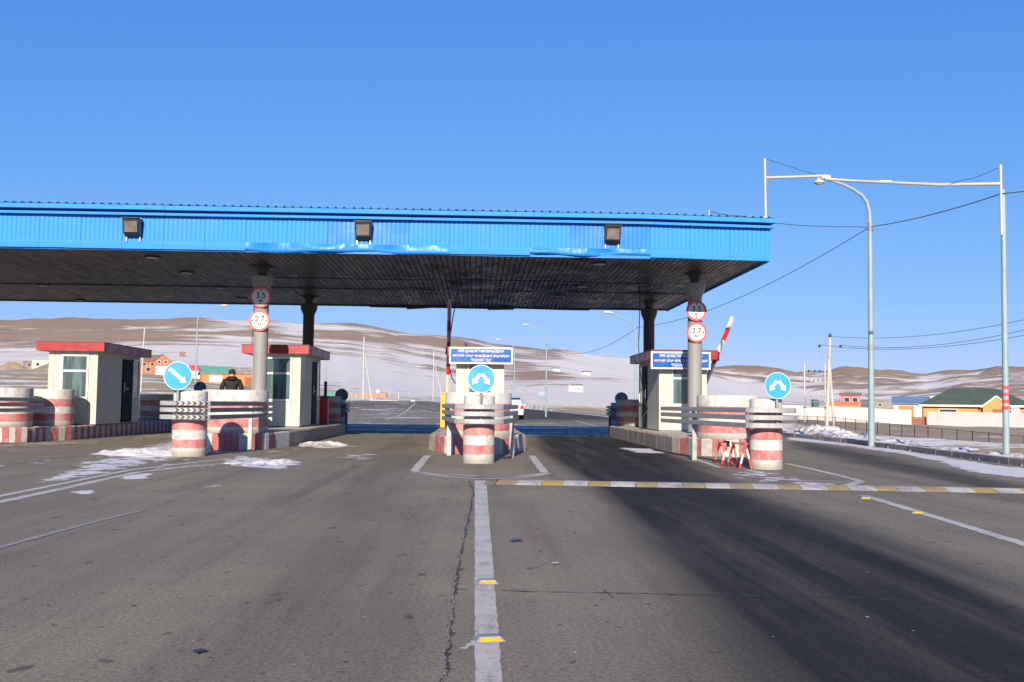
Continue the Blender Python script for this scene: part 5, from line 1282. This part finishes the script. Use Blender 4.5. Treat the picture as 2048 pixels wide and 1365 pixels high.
# ------------------------------------------------------------------ white car driving off
CARW = M('car_paint', (.62, .63, .64), .22, .25, .03, 2); CARG = glassmat('car_glass', (.02, .03, .055), .05); TAIL = M('tail_light', (.45, .02, .02), .25); CHR = M('chrome', (.6, .6, .6), .2, .8)
cpx = P(1050, 835, 73.).x
car = thing('car', 'white estate car driving away in the lane right of the middle island', 'car', (cpx-.95, 73., 0.0))
def loft(mb, secs, mi=0, smooth=True):
    n = len(secs[0]); v = [p for s in secs for p in s]
    mb.add(v, [(j*n+i, j*n+(i+1) % n, (j+1)*n+(i+1) % n, (j+1)*n+i) for j in range(len(secs)-1) for i in range(n)], mi, smooth); mb.add(v, [tuple(range(n-1, -1, -1)), tuple(range((len(secs)-1)*n, len(secs)*n))], mi)
def csec(y, w, z0, z1, zr=None, wr=None):
    if zr: return [(-w, y, z0), (w, y, z0), (w*1.03, y, (z0+z1)/2), (w, y, z1), (wr, y, zr-.06), (wr*.85, y, zr), (-wr*.85, y, zr), (-wr, y, zr-.06), (-w, y, z1), (-w*1.03, y, (z0+z1)/2)]
mb = MB(); loft(mb, [csec(0, .80, .42, .98, 1.08, .72), csec(.10, .86, .34, 1.0, 1.32, .70), csec(.45, .88, .28, 1.02, 1.66, .66), csec(1.4, .89, .28, 1.02, 1.72, .67), csec(2.3, .89, .28, 1.0, 1.66, .66), csec(3.1, .88, .28, .98, 1.08, .74), csec(4.1, .85, .30, .9, .98, .72), csec(4.45, .74, .36, .78, .84, .62)])
body = obj('body', mb, CARW, car)
mb = MB(); mb.add([(-.62, .135, 1.08), (.62, .135, 1.08), (.58, .415, 1.58), (-.58, .415, 1.58)], [(0, 1, 2, 3)]); mb.v = [(x, y-.09, z+.03) for x, y, z in mb.v]; obj('rear_window', mb, CARG, body)
for s in (-1, 1):
    mb = MB(); q = [(s*.865, .62, 1.08), (s*.895, 2.75, 1.08), (s*.70, 2.2, 1.58), (s*.70, .62, 1.58)]; mb.add([(x+s*.012, y, z) for x, y, z in q], [(0, 1, 2, 3) if s > 0 else (3, 2, 1, 0)]); obj('side_window', mb, CARG, body)
    obj('tail_light', MB().box(min(s*.60, s*.82), max(s*.60, s*.82), -.03, .03, .78, 1.02), TAIL, car)
    obj('wing_mirror', MB().box(min(s*.9, s*1.08), max(s*.9, s*1.08), 2.7, 2.8, 1.0, 1.15), CARW, car)
    for y in (.85, 3.55):
        mb = MB(); n = 24; vs = []
        for x, rr_ in ((s*.68, .30), (s*.70, .33), (s*.88, .33), (s*.90, .30)): vs += [(x, y+rr_*math.cos(2*math.pi*i/n), .33+rr_*math.sin(2*math.pi*i/n)) for i in range(n)]
        mb.add(vs, [(j*n+i, j*n+(i+1) % n, (j+1)*n+(i+1) % n, (j+1)*n+i) for j in range(3) for i in range(n)]+[tuple(range(n)), tuple(range(3*n, 4*n))]); w_ = obj('wheel', mb, RUB, car)
        mb = MB(); vs = [(s*.905, y+.2*math.cos(2*math.pi*i/n), .33+.2*math.sin(2*math.pi*i/n)) for i in range(n)]; mb.add(vs, [tuple(range(n)) if s > 0 else tuple(range(n-1, -1, -1))]); obj('rim', mb, CHR, w_)
obj('bumper', MB().box(-.80, .80, -.08, .10, .36, .62), CARW, car); obj('number_plate', MB().box(-.26, .26, -.035, -.005, .78, .9), WHP, car); obj('tailgate_trim', MB().box(-.55, .55, -.03, .0, .93, .97), CHR, car)

# ------------------------------------------------------------------ person in a black hooded jacket
px_, pY = 464, 26.3; pp = P(px_, 760, pY); base = Vector((pp.x, pY, IH)); topz = P(px_, 740, pY).z-IH; S = topz/1.66
per = thing('person', 'person in a black hooded jacket and dark cap, back turned, between ring and column', 'person', base, .25)
def skin(name, joints, edges, mats, parent, matfn, sub=2):
    me = bpy.data.meshes.new(name); me.from_pydata([Vector(j[0])*S for j in joints], edges, []); o = bpy.data.objects.new(name, me); col.objects.link(o)
    sk = o.modifiers.new('s', 'SKIN'); 
    for i, j in enumerate(joints):
        r = j[1]; r = r if isinstance(r, tuple) else (r, r); me.skin_vertices[0].data[i].radius = (r[0]*S, r[1]*S)
    me.skin_vertices[0].data[0].use_root = True
    ss = o.modifiers.new('b', 'SUBSURF'); ss.levels = sub; ss.render_levels = sub
    bpy.context.view_layer.update(); ev = bpy.data.meshes.new_from_object(o.evaluated_get(bpy.context.evaluated_depsgraph_get())); bpy.data.objects.remove(o)
    for m_ in mats: ev.materials.append(m_)
    for p in ev.polygons: p.use_smooth = True; p.material_index = matfn(p.center/S)
    return link(name, ev, parent)
JACK = M('jacket_black', (.006, .006, .007), .75, 0, .25, 14, .3); TROU = M('trousers_dark', (.03, .03, .04), .85, 0, .2, 9); SKINM = M('skin', (.48, .27, .19), .55, 0, .06, 9); BOOT = M('boots', (.015, .012, .01), .6)
J = [((0, 0, .88), (.165, .125)), ((0, .0, 1.02), (.175, .13)), ((0, -.01, 1.20), (.19, .135)), ((0, -.0, 1.34), (.185, .115)), ((0, .02, 1.425), .065), ((0, .05, 1.50), .082), ((0, .06, 1.585), (.078, .09)),
     ((-.20, 0, 1.335), .082), ((-.275, -.05, 1.13), .072), ((-.245, .06, .97), .06), ((-.17, .17, .96), .045),
     ((.20, 0, 1.335), .082), ((.275, -.05, 1.13), .072), ((.245, .06, .97), .06), ((.17, .17, .96), .045),
     ((-.095, 0, .80), .10), ((-.105, .02, .46), .072), ((-.11, -.02, .09), .055), ((-.115, .12, .045), .045),
     ((.095, 0, .80), .10), ((.105, .02, .46), .072), ((.11, -.02, .09), .055), ((.115, .12, .045), .045)]
E = [(0, 1), (1, 2), (2, 3), (3, 4), (4, 5), (5, 6), (3, 7), (7, 8), (8, 9), (9, 10), (3, 11), (11, 12), (12, 13), (13, 14), (0, 15), (15, 16), (16, 17), (17, 18), (0, 19), (19, 20), (20, 21), (21, 22)]
def mf(c):
    if c.z > 1.43: return 2
    if c.z < .13: return 3
    if c.y > .14 and c.z > .9: return 2
    return 0 if c.z > .80 else 1
skin('body', J, E, [JACK, TROU, SKINM, BOOT], per, mf)
mb = MB(); mb.lathe([(.10*S, 0), (.155*S, .02*S), (.165*S, .07*S), (.13*S, .125*S), (.09*S, .13*S)], 20); h = obj('hood', mb, JACK, per, (0, -.035*S, 1.335*S)); h.rotation_euler = (-.15, 0, 0)
mb = MB(); mb.lathe([(.093*S, 0), (.098*S, .05*S), (.088*S, .11*S), (.05*S, .15*S), (.008*S, .16*S)], 20); c = obj('cap', mb, M('cap_dark', (.012, .014, .02), .8), per, (0, .06*S, 1.525*S)); c.rotation_euler = (-.12, 0, 0)
for s in (-1, 1): obj('ear', MB().tube([(s*.082*S, .06*S, 1.50*S), (s*.098*S, .055*S, 1.53*S)], [.012*S, .02*S], 8), SKINM, per)
obj('nose', MB().tube([(0, .135*S, 1.53*S), (0, .165*S, 1.505*S)], [.012*S, .016*S], 8), SKINM, per)
for s in (-1, 1):
    obj('eye', MB().lathe([(.001, -.008*S), (.009*S, 0), (.001, .008*S)], 8, cap=False), SIGNK, per, (s*.033*S, .133*S, 1.545*S))
    hd_ = base
    for k in range(4): obj('finger', MB().tube([(s*(.155-.012*k)*S, .20*S, (.985-.017*k)*S), (s*(.125-.012*k)*S, .245*S, (.975-.017*k)*S), (s*(.095-.01*k)*S, .24*S, (.965-.017*k)*S)], [.011*S, .01*S, .008*S], 6), SKINM, per)
    obj('thumb', MB().tube([(s*.16*S, .19*S, 1.0*S), (s*.125*S, .215*S, 1.03*S)], [.012*S, .009*S], 6), SKINM, per)
obj('mouth', MB().box(-.022*S, .022*S, .137*S, .142*S, 1.478*S, 1.484*S), M('lips', (.35, .13, .11), .5), per)

# ------------------------------------------------------------------ snow piles and litter
def pile(px, py, w, d, h, label, mat, z=0., rough=.5, rz=0., n=46):
    g = G(px, py, z); mb = MB(); v = []; m = int(n*.7)
    if z > .05: g.x = max(g.x, float(kx(g.y))+.22+w/2)
    ox, oy = random.uniform(0, 50), random.uniform(0, 50)
    for j in range(m+1):
        for i in range(n+1):
            x = (i/n-.5)*w; y = (j/m-.5)*d; e = 1-math.hypot(2*x/w, 2*y/d)+.35*float(fbm(np.array(x*2/w*3+ox), np.array(y*2/d*3+oy), 3))
            hh_ = h*max(0, min(1, e*1.5))**.8 if e > 0 else 0
            hh_ *= 1+rough*float(fbm(np.array(x*5+ox), np.array(y*5+oy), 4))*1.6
            v.append((x, y, hh_-.018 if e > .02 else -.03))
    mb.add(v, [(j*(n+1)+i, j*(n+1)+i+1, (j+1)*(n+1)+i+1, (j+1)*(n+1)+i) for j in range(m) for i in range(n)], 0, True)
    o = obj('snow_pile', mb, mat, None, (g.x, g.y, z), smooth_fix=False); o.rotation_euler = (0, 0, rz); return tag(o, label, 'snow pile')
pile(530, 928, 1.5, 1.5, .07, 'small dirty snow pile beside the chevron guard rail', SNOWD, 0., .7)
pile(640, 891, 1.4, 1.8, .10, 'flat snow pile against the kerb of the red cabinet island', SNOWD, 0., .6)
pile(425, 893, 1.7, 2.6, .30, 'clean snow drift between the single-arrow post and the fat ring', SNOW, 0., .25)
pile(300, 908, 2.2, 2.6, .09, 'thin trampled snow bank left of the single-arrow post', SNOW, 0., .7)
pile(1640, 868, 2.6, 5.0, .24, 'tall lumpy snow and rubble bank behind the kerb', SNOWD, .08, .6, -.2, 90)
pile(1715, 878, 1.6, 3.0, .16, 'lumpy snow bank at the foot of the near street lamp', SNOWD, .08, .6)
pile(1590, 862, 2.2, 6.0, .22, 'lumpy snow bank beside the two-arrow sign by the trestles', SNOWD, .08, .6)
pile(1800, 886, 1.5, 2.6, .1, 'low snow bank on the verge past the near street lamp', SNOWD, .08, .55)
pile(1900, 900, 1.4, 2.6, .08, 'low snow bank on the verge before the red-banded pole', SNOWD, .08, .55)
pile(1990, 912, 1.3, 2.2, .07, 'low snow bank around the red-banded pole', SNOWD, .08, .55)
pile(890, 893, .6, .7, .08, 'little heap of snow by the left foot of the middle guard rail', SNOWD, 0., .7)
def litter(px, py, s, mat, label, rz):
    g = G(px, py); v = []; n = 5; mb = MB()
    for j in range(n+1):
        for i in range(n+1): v.append(((i/n-.5)*s*(1+.3*math.sin(j*2.)), (j/n-.5)*s*.7, .012+abs(.03*math.sin(i*2.1+j*1.3))*s*4*(1-abs(i/n-.5))))
    mb.add(v, [(j*(n+1)+i, j*(n+1)+i+1, (j+1)*(n+1)+i+1, (j+1)*(n+1)+i) for j in range(n) for i in range(n)], 0, True); o = link('litter', mb.mesh('litter', mat), None, g); o.rotation_euler = (0, 0, rz); return tag(o, label, 'litter')
litter(1033, 1084, .11, M('blue_wrapper', (.045, .09, .22), .4, 0, .3, 40), 'crumpled blue wrapper lying on the asphalt', .5)
litter(1112, 1130, .05, M('white_scrap', (.6, .6, .62), .5), 'small white scrap lying on the asphalt', .2)
litter(398, 1308, .06, M('dark_scrap', (.03, .04, .05), .5), 'small dark scrap lying on the asphalt', .9)
